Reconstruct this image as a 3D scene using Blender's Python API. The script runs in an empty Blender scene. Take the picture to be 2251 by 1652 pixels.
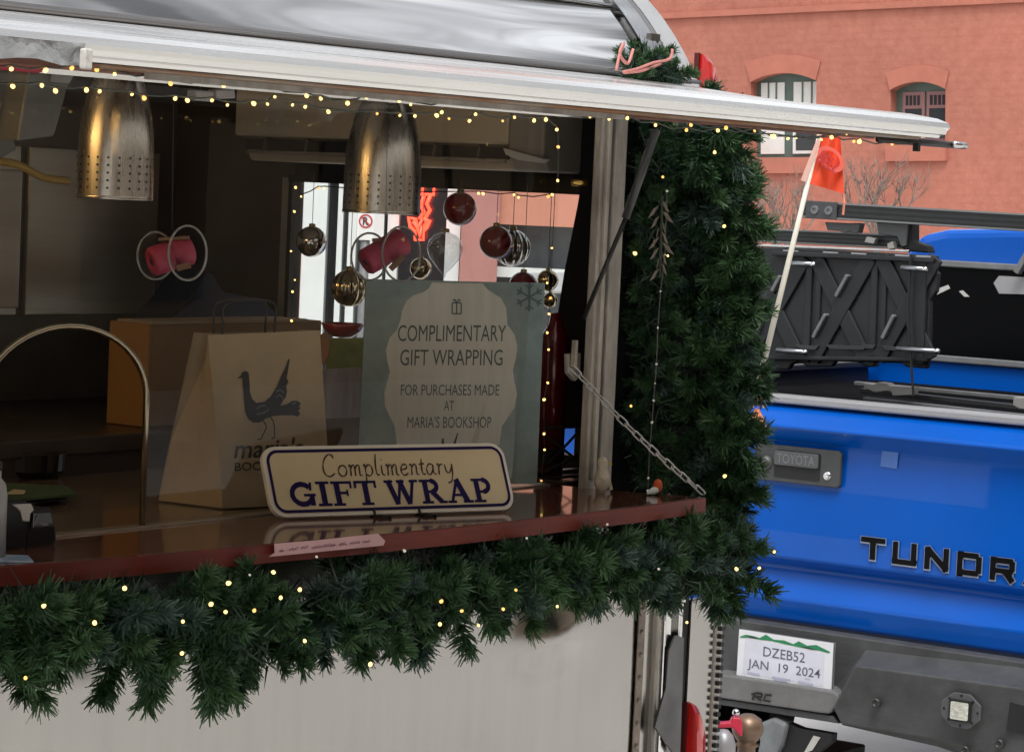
import bpy, bmesh, math, random
from mathutils import Vector, Matrix
random.seed(11)
V = Vector
R = math.radians
scene = bpy.context.scene
col = scene.collection

# ------------------------------------------------------------------ camera
W, H, FP = 2251.0, 1652.0, 6200.0          # working picture size and focal length in its pixels
AZ, PITCH, ROLL = R(35.2), math.atan(410 / 6200), R(2.6)
CAM = V((0, 0, 1.9))
FWD = V((math.cos(AZ) * math.cos(PITCH), math.sin(AZ) * math.cos(PITCH), -math.sin(PITCH)))
RT0 = V((math.sin(AZ), -math.cos(AZ), 0))
UP0 = RT0.cross(FWD)
RT = RT0 * math.cos(ROLL) + UP0 * math.sin(ROLL)
UP = UP0 * math.cos(ROLL) - RT0 * math.sin(ROLL)
cd = bpy.data.cameras.new('camera')
cam = bpy.data.objects.new('camera', cd)
col.objects.link(cam)
m3 = Matrix((RT, UP, -FWD)).transposed()
cam.matrix_world = Matrix.Translation(CAM) @ m3.to_4x4()
cd.sensor_width = 36.0
cd.lens = 36.0 * FP / W
cd.clip_start, cd.clip_end = 0.05, 2000
scene.camera = cam

# ------------------------------------------------------------------ sky, sun, exposure
world = bpy.data.worlds.new('World')
scene.world = world
world.use_nodes = True
wn = world.node_tree.nodes
wl = world.node_tree.links
bg = wn['Background']
sky = wn.new('ShaderNodeTexSky')
sky.sky_type = 'NISHITA'
sky.sun_disc = False
SUN_EL, SUN_AZ = R(60), R(218)              # azimuth from +X, counter-clockwise: behind the photographer
sky.sun_elevation = SUN_EL
sky.sun_rotation = R(90) - SUN_AZ
sky.air_density, sky.dust_density, sky.ozone_density = 1.0, 3.0, 0.6
hs = wn.new('ShaderNodeHueSaturation')      # an overcast sky: the same light, almost grey
hs.inputs['Saturation'].default_value = 0.18
wl.new(sky.outputs[0], hs.inputs['Color'])
ct = wn.new('ShaderNodeTexCoord'); cn = wn.new('ShaderNodeTexNoise')   # broken cloud, the same over the whole sky
cn.inputs['Scale'].default_value, cn.inputs['Detail'].default_value, cn.inputs['Roughness'].default_value = 6.0, 8, 0.6
cn.inputs['Distortion'].default_value = 0.4
wl.new(ct.outputs['Generated'], cn.inputs['Vector'])
cr = wn.new('ShaderNodeMapRange')
cr.inputs['From Min'].default_value, cr.inputs['From Max'].default_value = 0.40, 0.60
cr.inputs['To Min'].default_value, cr.inputs['To Max'].default_value = 0.30, 1.75
wl.new(cn.outputs['Fac'], cr.inputs['Value'])
cm_ = wn.new('ShaderNodeVectorMath'); cm_.operation = 'SCALE'
wl.new(hs.outputs[0], cm_.inputs[0]); wl.new(cr.outputs[0], cm_.inputs['Scale'])
wl.new(cm_.outputs[0], bg.inputs['Color'])
bg.inputs['Strength'].default_value = 0.15
sd = bpy.data.lights.new('sun', 'SUN')
sd.energy, sd.angle, sd.color = 1.4, R(25), (1.0, 0.965, 0.92)
sun = bpy.data.objects.new('sun', sd)
col.objects.link(sun)
sdir = V((math.cos(SUN_EL) * math.cos(SUN_AZ), math.cos(SUN_EL) * math.sin(SUN_AZ), math.sin(SUN_EL)))
sun.rotation_euler = sdir.to_track_quat('Z', 'Y').to_euler()
sun.location = (0, -5, 12)
vs = scene.view_settings
vs.view_transform, vs.look, vs.exposure, vs.gamma = 'Standard', 'None', 0.55, 1.0
vs.use_curve_mapping = False
scene.render.engine = 'CYCLES'
scene.cycles.use_denoising = True
scene.cycles.use_adaptive_sampling = True
scene.cycles.adaptive_threshold = 0.02
scene.cycles.max_bounces = 6
scene.cycles.transparent_max_bounces = 10
scene.cycles.sample_clamp_indirect = 6.0

# ------------------------------------------------------------------ rays through the working picture
def ray(x, y): return FWD + RT * ((x - W / 2) / FP) - UP * ((y - H / 2) / FP)
def oY(x, y, c): r = ray(x, y); return CAM + r * (c / r.y)
def oX(x, y, c): r = ray(x, y); return CAM + r * (c / r.x)
def oZ(x, y, c): r = ray(x, y); return CAM + r * ((c - CAM.z) / r.z)
def oD(x, y, d): return CAM + ray(x, y) * d
def oP(x, y, p0, n): r = ray(x, y); return CAM + r * ((p0 - CAM).dot(n) / r.dot(n))

# ------------------------------------------------------------------ materials
MATS = {}
def mat(name, c, rough=0.6, metal=0.0, var=0.0, vscale=6.0, bump=0.0, bscale=40.0, coat=0.0, stretch=None,
        c2=None, emit=0.0, trans=0.0, rvar=0.0, sheen=0.0, rnd=0.0, aniso=0.0, bdist=0.01, detail=5.0, spec=None, bdetail=4.0):
    if name in MATS: return MATS[name]
    m = bpy.data.materials.new(name); m.use_nodes = True
    nt = m.node_tree; N, L = nt.nodes, nt.links
    b = N['Principled BSDF']
    b.inputs['Base Color'].default_value = (*c, 1); b.inputs['Roughness'].default_value = rough
    b.inputs['Metallic'].default_value = metal; b.inputs['Coat Weight'].default_value = coat
    b.inputs['Coat Roughness'].default_value = 0.04
    b.inputs['Anisotropic'].default_value = aniso
    if spec is not None: b.inputs['Specular IOR Level'].default_value = spec
    if trans: b.inputs['Transmission Weight'].default_value = trans
    if emit:
        b.inputs['Emission Color'].default_value = (*c, 1); b.inputs['Emission Strength'].default_value = emit
    tc = N.new('ShaderNodeTexCoord'); mp = N.new('ShaderNodeMapping')
    L.new(tc.outputs['Object'], mp.inputs['Vector'])
    if stretch: mp.inputs['Scale'].default_value = stretch
    colsock = None
    if var or c2:
        n1 = N.new('ShaderNodeTexNoise'); n1.inputs['Scale'].default_value = vscale; n1.inputs['Detail'].default_value = detail
        n1.inputs['Roughness'].default_value = 0.62
        L.new(mp.outputs[0], n1.inputs['Vector'])
        rp = N.new('ShaderNodeValToRGB')
        rp.color_ramp.elements[0].position, rp.color_ramp.elements[1].position = 0.32, 0.68
        a = tuple(max(0, x * (1 - var)) for x in c); d = c2 if c2 else tuple(min(1, x * (1 + var)) for x in c)
        rp.color_ramp.elements[0].color = (*(c if c2 else a), 1); rp.color_ramp.elements[1].color = (*d, 1)
        L.new(n1.outputs['Fac'], rp.inputs[0]); colsock = rp.outputs[0]
        if rvar:
            mr = N.new('ShaderNodeMapRange')
            mr.inputs['From Min'].default_value, mr.inputs['From Max'].default_value = 0.3, 0.7
            mr.inputs['To Min'].default_value, mr.inputs['To Max'].default_value = max(0.02, rough - rvar), min(1, rough + rvar)
            L.new(n1.outputs['Fac'], mr.inputs['Value']); L.new(mr.outputs[0], b.inputs['Roughness'])
    if rnd:
        oi = N.new('ShaderNodeObjectInfo'); hv = N.new('ShaderNodeHueSaturation')
        mr2 = N.new('ShaderNodeMapRange'); mr2.inputs['To Min'].default_value, mr2.inputs['To Max'].default_value = 1 - rnd, 1 + rnd
        L.new(oi.outputs['Random'], mr2.inputs['Value']); L.new(mr2.outputs[0], hv.inputs['Value'])
        if colsock: L.new(colsock, hv.inputs['Color'])
        else: hv.inputs['Color'].default_value = (*c, 1)
        colsock = hv.outputs[0]
    if colsock: L.new(colsock, b.inputs['Base Color'])
    if bump:
        n2 = N.new('ShaderNodeTexNoise'); n2.inputs['Scale'].default_value = bscale; n2.inputs['Detail'].default_value = bdetail
        bp = N.new('ShaderNodeBump'); bp.inputs['Strength'].default_value = bump; bp.inputs['Distance'].default_value = bdist
        L.new(mp.outputs[0], n2.inputs['Vector']); L.new(n2.outputs['Fac'], bp.inputs['Height'])
        L.new(bp.outputs[0], b.inputs['Normal'])
    MATS[name] = m
    return m

def glass_mat(name, tint=(1, 1, 1), refl=1.0, base=0.0, rough=0.0):
    """thin clear sheet: see-through with a Fresnel reflection"""
    if name in MATS: return MATS[name]
    m = bpy.data.materials.new(name); m.use_nodes = True
    N, L = m.node_tree.nodes, m.node_tree.links
    N.remove(N['Principled BSDF'])
    t = N.new('ShaderNodeBsdfTransparent'); t.inputs[0].default_value = (*tint, 1)
    g = N.new('ShaderNodeBsdfGlossy'); g.inputs['Roughness'].default_value = rough
    fr = N.new('ShaderNodeFresnel')          # index inverted on back faces, so both sides reflect alike
    ge = N.new('ShaderNodeNewGeometry'); io = N.new('ShaderNodeMath'); io.operation = 'MULTIPLY_ADD'
    io.inputs[1].default_value, io.inputs[2].default_value = 1 / 1.5 - 1.5, 1.5
    L.new(ge.outputs['Backfacing'], io.inputs[0]); L.new(io.outputs[0], fr.inputs[0])
    ma = N.new('ShaderNodeMath'); ma.operation = 'MULTIPLY_ADD'
    ma.inputs[1].default_value = refl; ma.inputs[2].default_value = base; ma.use_clamp = True
    L.new(fr.outputs[0], ma.inputs[0])
    mx = N.new('ShaderNodeMixShader')
    L.new(ma.outputs[0], mx.inputs[0]); L.new(t.outputs[0], mx.inputs[1]); L.new(g.outputs[0], mx.inputs[2])
    L.new(mx.outputs[0], N['Material Output'].inputs[0])
    MATS[name] = m
    return m

# ------------------------------------------------------------------ mesh helpers
class MB:
    def __init__(s): s.v = []; s.f = []
    def add(s, vs, fs):
        o = len(s.v); s.v += [V(x) for x in vs]; s.f += [tuple(i + o for i in f) for f in fs]; return s
    def box(s, a, b):
        x0, x1 = sorted((a[0], b[0])); y0, y1 = sorted((a[1], b[1])); z0, z1 = sorted((a[2], b[2]))
        return s.add([(x0, y0, z0), (x1, y0, z0), (x1, y1, z0), (x0, y1, z0), (x0, y0, z1), (x1, y0, z1), (x1, y1, z1), (x0, y1, z1)],
                     [(0, 3, 2, 1), (4, 5, 6, 7), (0, 1, 5, 4), (1, 2, 6, 5), (2, 3, 7, 6), (3, 0, 4, 7)])
    def obox(s, c, ax, ay, az):
        c, ax, ay, az = V(c), V(ax), V(ay), V(az)
        vs = [c + ax * i + ay * j + az * k for k in (-1, 1) for i, j in ((-1, -1), (1, -1), (1, 1), (-1, 1))]
        return s.add(vs, [(0, 3, 2, 1), (4, 5, 6, 7), (0, 1, 5, 4), (1, 2, 6, 5), (2, 3, 7, 6), (3, 0, 4, 7)])
    def beam(s, p0, p1, w, h, up=(0, 0, 1)):
        p0, p1 = V(p0), V(p1); d = p1 - p0; x = d.normalized(); up = V(up)
        y = up.cross(x)
        if y.length < 1e-6: y = V((1, 0, 0)).cross(x)
        y.normalize(); z = x.cross(y)
        return s.obox((p0 + p1) / 2, d / 2, y * (w / 2), z * (h / 2))
    def prism(s, poly, off):
        poly = [V(p) for p in poly]; off = V(off); n = len(poly)
        return s.add(poly + [p + off for p in poly],
                     [tuple(range(n - 1, -1, -1)), tuple(range(n, 2 * n))] + [(i, (i + 1) % n, (i + 1) % n + n, i + n) for i in range(n)])
    def face(s, poly): return s.add(poly, [tuple(range(len(poly)))])
    def tube(s, pts, r, n=8, closed=False, radii=None, caps=True):
        pts = [V(p) for p in pts]; k = len(pts); rings = []
        prev = None
        for i, p in enumerate(pts):
            if closed: t = pts[(i + 1) % k] - pts[i - 1]
            else: t = pts[min(i + 1, k - 1)] - pts[max(i - 1, 0)]
            t.normalize()
            if prev is None:
                a = V((0, 0, 1)) if abs(t.z) < 0.9 else V((1, 0, 0)); u = a.cross(t).normalized()
            else:
                u = prev - t * prev.dot(t)
                u = u.normalized() if u.length > 1e-6 else V((1, 0, 0)).cross(t).normalized()
            prev = u; w = t.cross(u); rr = radii[i] if radii else r
            rings.append([p + (u * math.cos(2 * math.pi * j / n) + w * math.sin(2 * math.pi * j / n)) * rr for j in range(n)])
        fs = []
        for i in range(k if closed else k - 1):
            a, b = i * n, ((i + 1) % k) * n
            fs += [(a + j, a + (j + 1) % n, b + (j + 1) % n, b + j) for j in range(n)]
        if caps and not closed: fs += [tuple(range(n - 1, -1, -1)), tuple(range((k - 1) * n, k * n))]
        return s.add([q for rg in rings for q in rg], fs)
    def lathe(s, base, axis, prof, n=24, ref=None):
        base, axis = V(base), V(axis).normalized()
        a = V(ref) if ref else (V((1, 0, 0)) if abs(axis.x) < 0.9 else V((0, 1, 0)))
        u = (a - axis * a.dot(axis)).normalized(); w = axis.cross(u); vs = []; fs = []
        for r, h in prof:
            vs += [base + axis * h + (u * math.cos(2 * math.pi * j / n) + w * math.sin(2 * math.pi * j / n)) * max(r, 1e-5) for j in range(n)]
        for i in range(len(prof) - 1):
            fs += [(i * n + j, i * n + (j + 1) % n, (i + 1) * n + (j + 1) % n, (i + 1) * n + j) for j in range(n)]
        return s.add(vs, fs)
    def ball(s, c, r, n=12, sq=(1, 1, 1)):
        c = V(c); prof = [(math.sin(math.pi * i / n) * r, -math.cos(math.pi * i / n) * r) for i in range(n + 1)]
        o = len(s.v); s.lathe(c, (0, 0, 1), prof, n * 2)
        for i in range(o, len(s.v)):
            d = s.v[i] - c; s.v[i] = c + V((d.x * sq[0], d.y * sq[1], d.z * sq[2]))
        return s
    def mesh(s, name, org=(0, 0, 0)):
        me = bpy.data.meshes.new(name); o = V(org)
        me.from_pydata([tuple(p - o) for p in s.v], [], s.f)
        bm = bmesh.new(); bm.from_mesh(me); bmesh.ops.recalc_face_normals(bm, faces=bm.faces); bm.to_mesh(me); bm.free()
        return me
    def build(s, name, m, parent=None, smooth=False, bevel=0, label=None, cat=None, group=None, kind=None, raw=False, seg=2):
        if parent is not None:
            org = V((0, 0, 0)); p = parent
            while p: org += p.location; p = p.parent
            if raw:
                me = bpy.data.meshes.new(name); me.from_pydata([tuple(q - org) for q in s.v], [], s.f)
            else: me = s.mesh(name, org)
            o = bpy.data.objects.new(name, me); o.parent = parent
        else:
            xs = [q.x for q in s.v]; ys = [q.y for q in s.v]; zs = [q.z for q in s.v]
            org = V(((min(xs) + max(xs)) / 2, (min(ys) + max(ys)) / 2, min(zs)))
            me = s.mesh(name, org); o = bpy.data.objects.new(name, me); o.location = org
        me.materials.append(m)
        if smooth:
            for p in me.polygons: p.use_smooth = True
        if bevel:
            bv = o.modifiers.new('bevel', 'BEVEL'); bv.width = bevel; bv.segments = seg; bv.limit_method = 'ANGLE'; bv.angle_limit = R(35)
        col.objects.link(o)
        tag(o, label, cat, group, kind)
        return o

def tag(o, label=None, cat=None, group=None, kind=None):
    if label: o['label'] = label
    if cat: o['category'] = cat
    if group: o['group'] = group
    if kind: o['kind'] = kind
    return o

def thing(name, label, cat, loc=(0, 0, 0), group=None):
    o = bpy.data.objects.new(name, None); o.location = V(loc); o.empty_display_size = 0.05
    col.objects.link(o)
    return tag(o, label, cat, group)

def child(name, me, m, parent, loc, rot=None, scale=None):
    o = bpy.data.objects.new(name, me); o.parent = parent
    org = V((0, 0, 0)); p = parent
    while p: org += p.location; p = p.parent
    o.location = V(loc) - org
    if rot is not None: o.rotation_mode = 'QUATERNION'; o.rotation_quaternion = rot
    if scale: o.scale = (scale, scale, scale) if not isinstance(scale, tuple) else scale
    if m and not me.materials: me.materials.append(m)
    col.objects.link(o)
    return o

class Fr:
    """a drawing plane: origin, unit x and y; n looks out of it"""
    def __init__(s, o, x, y):
        s.o = V(o); s.x = V(x).normalized(); y = V(y); s.y = (y - s.x * y.dot(s.x)).normalized(); s.n = s.x.cross(s.y)
    def p(s, a, b, c=0.0): return s.o + s.x * a + s.y * b + s.n * c
    def px(s, x, y, c=0.0): return oP(x, y, s.o + s.n * c, s.n)
    def ab(s, x, y): d = oP(x, y, s.o, s.n) - s.o; return d.dot(s.x), d.dot(s.y)

def catmull(pts, k=5, closed=False):
    out = []; n = len(pts)
    P = [V((*p, 0)) if len(p) == 2 else V(p) for p in pts]
    for i in range(n if closed else n - 1):
        if closed: a, b, c, d = P[i - 1], P[i], P[(i + 1) % n], P[(i + 2) % n]
        else: a, b, c, d = P[max(i - 1, 0)], P[i], P[i + 1], P[min(i + 2, n - 1)]
        for j in range(k):
            t = j / k
            out.append(0.5 * ((2 * b) + (c - a) * t + (2 * a - 5 * b + 4 * c - d) * t * t + (3 * b - a - 3 * c + d) * t ** 3))
    if not closed: out.append(P[-1])
    return out

_ft = {}
def font_geo(s, bold, shear):
    key = (s, bold, shear)
    if key in _ft: return _ft[key]
    cu = bpy.data.curves.new('lettering', 'FONT'); cu.body = s; cu.size = 1; cu.offset = bold; cu.shear = shear; cu.resolution_u = 3
    o = bpy.data.objects.new('lettering', cu); col.objects.link(o)
    dg = bpy.context.evaluated_depsgraph_get(); dg.update()
    me = o.evaluated_get(dg).to_mesh()
    vs = [v.co.copy() for v in me.vertices]; fs = [tuple(p.vertices) for p in me.polygons]
    o.evaluated_get(dg).to_mesh_clear()
    bpy.data.objects.remove(o); bpy.data.curves.remove(cu)
    _ft[key] = (vs, fs)
    return vs, fs

def text(mb, s, fr, x0, x1, y, h, c=0.0006, bold=0.0, shear=0.0, dy=0.0):
    """flat lettering from x0 to x1 on the plane, baseline y (rising by dy over the width), capital height h"""
    vs, fs = font_geo(s, bold, shear)
    mn, mx_ = min(v.x for v in vs), max(v.x for v in vs)
    hv = font_geo('H', 0, 0)[0]; ch = max(v.y for v in hv)
    k = (x1 - x0) / (mx_ - mn)
    mb.add([fr.p(x0 + (v.x - mn) * k, y + v.y / ch * h + dy * (v.x - mn) / (mx_ - mn), c) for v in vs], fs)
    return mb

def ribbon(mb, fr, pts, w, c, ws=None):
    pts = [V((p[0], p[1], 0)) for p in pts]; n = len(pts); L_, R_ = [], []
    for i, p in enumerate(pts):
        t = (pts[min(i + 1, n - 1)] - pts[max(i - 1, 0)]); t.normalize()
        q = V((-t.y, t.x, 0)) * (ws[i] if ws else w) / 2
        L_.append(fr.p(p.x + q.x, p.y + q.y, c)); R_.append(fr.p(p.x - q.x, p.y - q.y, c))
    mb.add(L_ + R_, [(i, i + 1, n + i + 1, n + i) for i in range(n - 1)])

def rrect(x0, y0, x1, y1, r, k=6):
    out = []
    for cx, cy, a in ((x1 - r, y0 + r, -90), (x1 - r, y1 - r, 0), (x0 + r, y1 - r, 90), (x0 + r, y0 + r, 180)):
        out += [(cx + r * math.cos(R(a + 90 * i / k)), cy + r * math.sin(R(a + 90 * i / k))) for i in range(k + 1)]
    return out
def ring_face(mb, fr, o, i, c):
    n = len(o); mb.add([fr.p(a, b, c) for a, b in o] + [fr.p(a, b, c) for a, b in i], [(k, (k + 1) % n, (k + 1) % n + n, k + n) for k in range(n)])

# ------------------------------------------------------------------ shared materials
ALU = mat('mill aluminium', (0.47, 0.455, 0.43), 0.20, 1.0, var=0.08, vscale=6.0, stretch=(1.8, 1.8, 0.16), rvar=0.06, detail=9)
POL = mat('polished aluminium', (0.82, 0.81, 0.79), 0.05, 1.0, var=0.10, vscale=2.0, bump=0.6, bscale=2.2, stretch=(0.28, 3.0, 3.0), rvar=0.03, bdist=0.03, bdetail=1.0)
TRIM = mat('bright trim', (0.80, 0.80, 0.79), 0.18, 1.0, var=0.08, vscale=9, bump=0.15, bscale=12)
OLD = mat('weathered aluminium', (0.40, 0.37, 0.33), 0.6, 0.35, var=0.35, vscale=18, bump=0.4, bscale=60, stretch=(1, 1, 0.35))
BLACK = mat('black', (0.012, 0.012, 0.013), 0.55)
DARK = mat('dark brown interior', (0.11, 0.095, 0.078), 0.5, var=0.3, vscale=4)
STEEL = mat('brushed steel', (0.62, 0.58, 0.50), 0.40, 0.7, var=0.10, vscale=3, bump=0.06, bscale=30, stretch=(0.4, 1, 9), rvar=0.08, bdist=0.01)
WOOD = mat('varnished red wood', (0.085, 0.030, 0.020), 0.14, c2=(0.15, 0.055, 0.034), vscale=9, stretch=(0.7, 9, 9), coat=0.5)
WOODE = mat('red wood edge', (0.115, 0.018, 0.012), 0.4, c2=(0.16, 0.028, 0.018), vscale=9, stretch=(0.8, 9, 9), spec=0.25)
WHITE = mat('white paint', (0.78, 0.78, 0.76), 0.5)
WIRE = mat('dark wire', (0.03, 0.035, 0.025), 0.5)
BULB = mat('warm bulb', (1.0, 0.66, 0.20), 0.4, emit=1.9)
BULB.cycles.emission_sampling = 'NONE'
CHROME = mat('chrome', (0.75, 0.75, 0.76), 0.12, 1.0)
PLASTIC = mat('black plastic', (0.02, 0.021, 0.023), 0.42, var=0.2, vscale=20)
GREY = mat('grey plastic', (0.16, 0.165, 0.17), 0.5, var=0.15, vscale=15)

# ------------------------------------------------------------------ ground
YW = 2.80                       # the trailer's side wall
ZS = 1.374                      # serving shelf
XT = 6.50                       # the truck's tailgate
g = MB(); g.face([(-80, -80, 0), (140, -80, 0), (140, 140, 0), (-80, 140, 0)])
g.build('ground', mat('pale concrete street', (0.52, 0.51, 0.485), 0.85, var=0.20, vscale=0.8, bump=0.3, bscale=25, detail=9), kind='structure')
# ================================================================== trailer
XE = 4.50                        # where the side ends and the rounded front corner begins
XL = 0.6
YB = 4.12                        # far side of the trailer
tr = thing('food_trailer', 'polished aluminium food trailer with raised hatch, wooden serving shelf and pine garlands', 'trailer', (2.6, 3.45, 0))
XSEAM = oY(1400, 1500, YW).x
XJ0 = oY(1268, 1060, 2.78).x     # frame of the opening, inner and outer edge
XJ1 = oY(1303, 1060, 2.78).x
XJ2 = oY(1336, 1060, 2.78).x
# lower side wall, two sheets with a riveted seam
bulge = oY(1210, 1400, YW)
def wavy(x0, x1, y, name):
    mb = MB(); nx, nz_ = 90, 44; vs = []
    for k in range(nz_ + 1):
        z = 0.32 + (ZS - 0.352) * k / nz_
        for i in range(nx + 1):
            x = x0 + (x1 - x0) * i / nx
            d = .0016 * math.sin(3.1 * x + 1.3 * z) + .0014 * math.sin(7.0 * x + 2.2 * math.sin(4 * z)) + .0016 * math.sin(11 * z + 3 * x) + .0005 * math.sin(31 * x + 3 * z)
            rr = ((x - bulge.x) / .11) ** 2 + ((z - bulge.z) / .05) ** 2
            d += -.022 * math.exp(-rr * 1.6)
            e = min(1, (x - x0) / .04, (x1 - x) / .04, 1)
            vs.append((x, y + d * max(0, e), z))
    mb.add(vs, [(k * (nx + 1) + i, k * (nx + 1) + i + 1, (k + 1) * (nx + 1) + i + 1, (k + 1) * (nx + 1) + i) for k in range(nz_) for i in range(nx)])
    return mb.build(name, ALU, tr, smooth=True)
wavy(XL, XSEAM, YW, 'side_panel')
MB().box((XSEAM + 0.004, YW - 0.003, 0.32), (XE, YW + 0.03, ZS - 0.032)).build('side_panel', ALU, tr)
m = MB().box((XSEAM - 0.012, YW - 0.006, 0.32), (XSEAM + 0.010, YW - 0.0035, ZS - 0.033))
m.build('seam_strip', mat('dull seam', (0.30, 0.25, 0.21), 0.5, 0.6, var=0.3, vscale=30), tr)
rv = MB(); rv.lathe((0, 0, 0), (0, -1, 0), [(0.0055, 0), (0.005, 0.002), (0.003, 0.0035), (0, 0.004)], 8)
rvm = rv.mesh('rivet'); rvm.materials.append(mat('rivet head', (0.28, 0.25, 0.22), 0.4, 0.8))
for i in range(22): child('rivet', rvm, None, tr, (XSEAM - 0.001, YW - 0.006, 0.40 + i * 0.043))
for i in range(3): child('rivet', rvm, None, tr, (XSEAM - 0.55 - 0.42 * i, YW, 0.93))
# jamb wall right of the opening (the climbing garland's dark depth painted in as near black)
MB().box((XJ2 - 0.01, YW + 0.004, ZS - 0.03), (XE, YW + 0.03, 2.12)).build('jamb_wall', mat('jamb shade black', (0.006, 0.008, 0.007), 0.95, var=0.3, vscale=10, spec=0.02), tr)
# curved upper side and roof
half = [(2.800, 2.03), (2.803, 2.08), (2.812, 2.109), (2.828, 2.135), (2.845, 2.162), (2.870, 2.196), (2.901, 2.232), (2.933, 2.262), (2.966, 2.288), (3.041, 2.332), (3.15, 2.376), (3.30, 2.412), (3.46, 2.428)]
half = [(p.x, p.y) for p in catmull(half, 3)]
YM = (YW + YB) / 2
def offset(pr, d):
    out = []
    for i, (y, z) in enumerate(pr):
        a, b = pr[max(i - 1, 0)], pr[min(i + 1, len(pr) - 1)]; t = V((b[0] - a[0], b[1] - a[1], 0)).normalized(); out.append((y - t.y * d, z + t.x * d))
    return out
rnd_ = random.Random(2)
NX = 60
def sheet(pr, x0, x1, name, amp):
    """one riveted roof sheet, very slightly oil-canned like thin metal"""
    mb = MB(); n = len(pr); vs = []
    ph = [rnd_.uniform(0, 6.28) for _ in range(6)]
    for k in range(NX + 1):
        x = x0 + (x1 - x0) * k / NX
        for i, (y, z) in enumerate(pr):
            w = amp * (math.sin(2.1 * x + 5 * z * 6 + ph[0]) + .6 * math.sin(5.3 * x - 38 * z + ph[1]) + .5 * math.sin(1.2 * x + 70 * z + ph[2]))
            q = offset(pr, 1.0)[i] if k == 0 else nrm_[i]
            if k == 0:
                if i == 0: nrm_ = [(a - c, b - d) for (a, b), (c, d) in zip(offset(pr, 1.0), pr)]
                q = nrm_[i]
            vs.append((x, y + q[0] * w, z + q[1] * w))
    mb.add(vs, [(k * n + i, k * n + i + 1, (k + 1) * n + i + 1, (k + 1) * n + i) for k in range(NX) for i in range(n - 1)])
    return mb.build(name, POL, tr, smooth=True)
sheet(half[:20], XL, XE, 'roof_sheet', .0020)
sheet(offset(half[19:], .003), XL, XE, 'roof_sheet', .0024)
sheet([(2 * YM - y, z) for y, z in half], XL, XE, 'roof_sheet', .0008)
y, z = half[19]
MB().tube([(XL, y - .002, z + .004), (XE, y - .002, z + .004)], .004, 6).build('lap_bead', TRIM, tr, smooth=True)
SAT = mat('satin rim', (0.88, 0.88, 0.87), 0.32, 0.8, var=0.08, vscale=12)
def endband(d0, d1, x0, x1, full=False):
    a = offset(half, d0); b = offset(half, d1)
    mb = MB(); n = len(a); mb.add([(x0, y, z) for y, z in a] + [(x1, y, z) for y, z in b], [(i, i + 1, n + i + 1, n + i) for i in range(n - 1)]); return mb
endband(.010, .010, XE - .10, XE - .045).build('end_band', TRIM, tr, smooth=True)
endband(.004, .012, XE - .045, XE - .03).build('end_band', mat('band groove', (0.22, 0.22, 0.22), 0.3, 0.9), tr, smooth=True)
endband(.013, .012, XE - .03, XE + .035).build('end_band', SAT, tr, smooth=True)
endband(.012, -.03, XE + .035, XE + .075).build('end_band', SAT, tr, smooth=True)
MB().prism([(XE + .07, y, z) for y, z in offset(half, -.03)] + [(XE + .07, 3.46, 2.0), (XE + .07, 2.84, 2.0)], (.01, 0, 0)).build('end_cap', POL, tr)
# rounded front corner of the side below the shelf
def corner(x0, r, z0, z1, a0=0, a1=90, k=10):
    mb = MB(); vs = []
    for z in (z0, z1):
        for i in range(k + 1):
            a = R(a0 + (a1 - a0) * i / k); vs.append((x0 + r * math.sin(a), YW + r - r * math.cos(a), z))
    n = k + 1
    mb.add(vs, [(i, i + 1, n + i + 1, n + i) for i in range(k)])
    return mb
corner(XE, 0.10, 0.32, ZS - 0.05).build('corner_panel', mat('worn polished corner', (0.42, 0.41, 0.40), 0.22, 1.0, var=0.35, vscale=7, stretch=(1, 1, 0.2), bump=0.5, bscale=6, rvar=0.1), tr, smooth=True)
# running gear and tow bar under the body
for yy, s in ((YW + 0.06, -1), (YB - 0.06, 1)):
    w_ = MB().lathe((2.3, yy, 0.31), (0, s, 0), [(.17, -.16), (.29, -.16), (.31, -.13), (.31, -.03), (.29, 0), (.17, 0)], 28).build('wheel', mat('trailer tyre', (0.015, 0.015, 0.015), 0.8), tr)
    MB().lathe((2.3, yy, 0.31), (0, s, 0), [(0, -.03), (.12, -.03), (.175, -.01)], 20).build('rim', GREY, w_)
MB().box((XL + .1, YW + .1, .30), (XE - .1, YB - .1, .37)).build('chassis', BLACK, tr)
cpl = oD(1588, 1690, 6.1)
MB().beam((XE - .3, YM, .42), (cpl.x, cpl.y, cpl.z - .03), .08, .06).build('tow_bar', BLACK, tr, bevel=.005)
# vertical trims and a bent flap on the corner
for xp, w, mm in ((1441, 0.010, OLD), (1462, 0.022, TRIM), (1490, 0.012, TRIM)):
    p = oY(xp, 1500, YW - 0.012)
    MB().box((p.x - w / 2, YW - 0.014, 0.32), (p.x + w / 2, YW + 0.01, ZS - 0.04)).build('corner_trim', mm, tr, bevel=0.003)
FL = Fr(oY(1440, 1500, YW - 0.02), (1, 0, 0), (0, 0, 1))
fl = [FL.ab(*q) for q in ((1482, 1395), (1500, 1400), (1490, 1700), (1474, 1650), (1436, 1596), (1460, 1510), (1466, 1430))]
MB().prism([FL.p(a, b, 0) for a, b in fl], (0, -0.004, 0)).build('bent_flap', mat('dull grey sheet', (0.14, 0.14, 0.145), 0.3, 0.9, var=0.3, vscale=8), tr)
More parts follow.
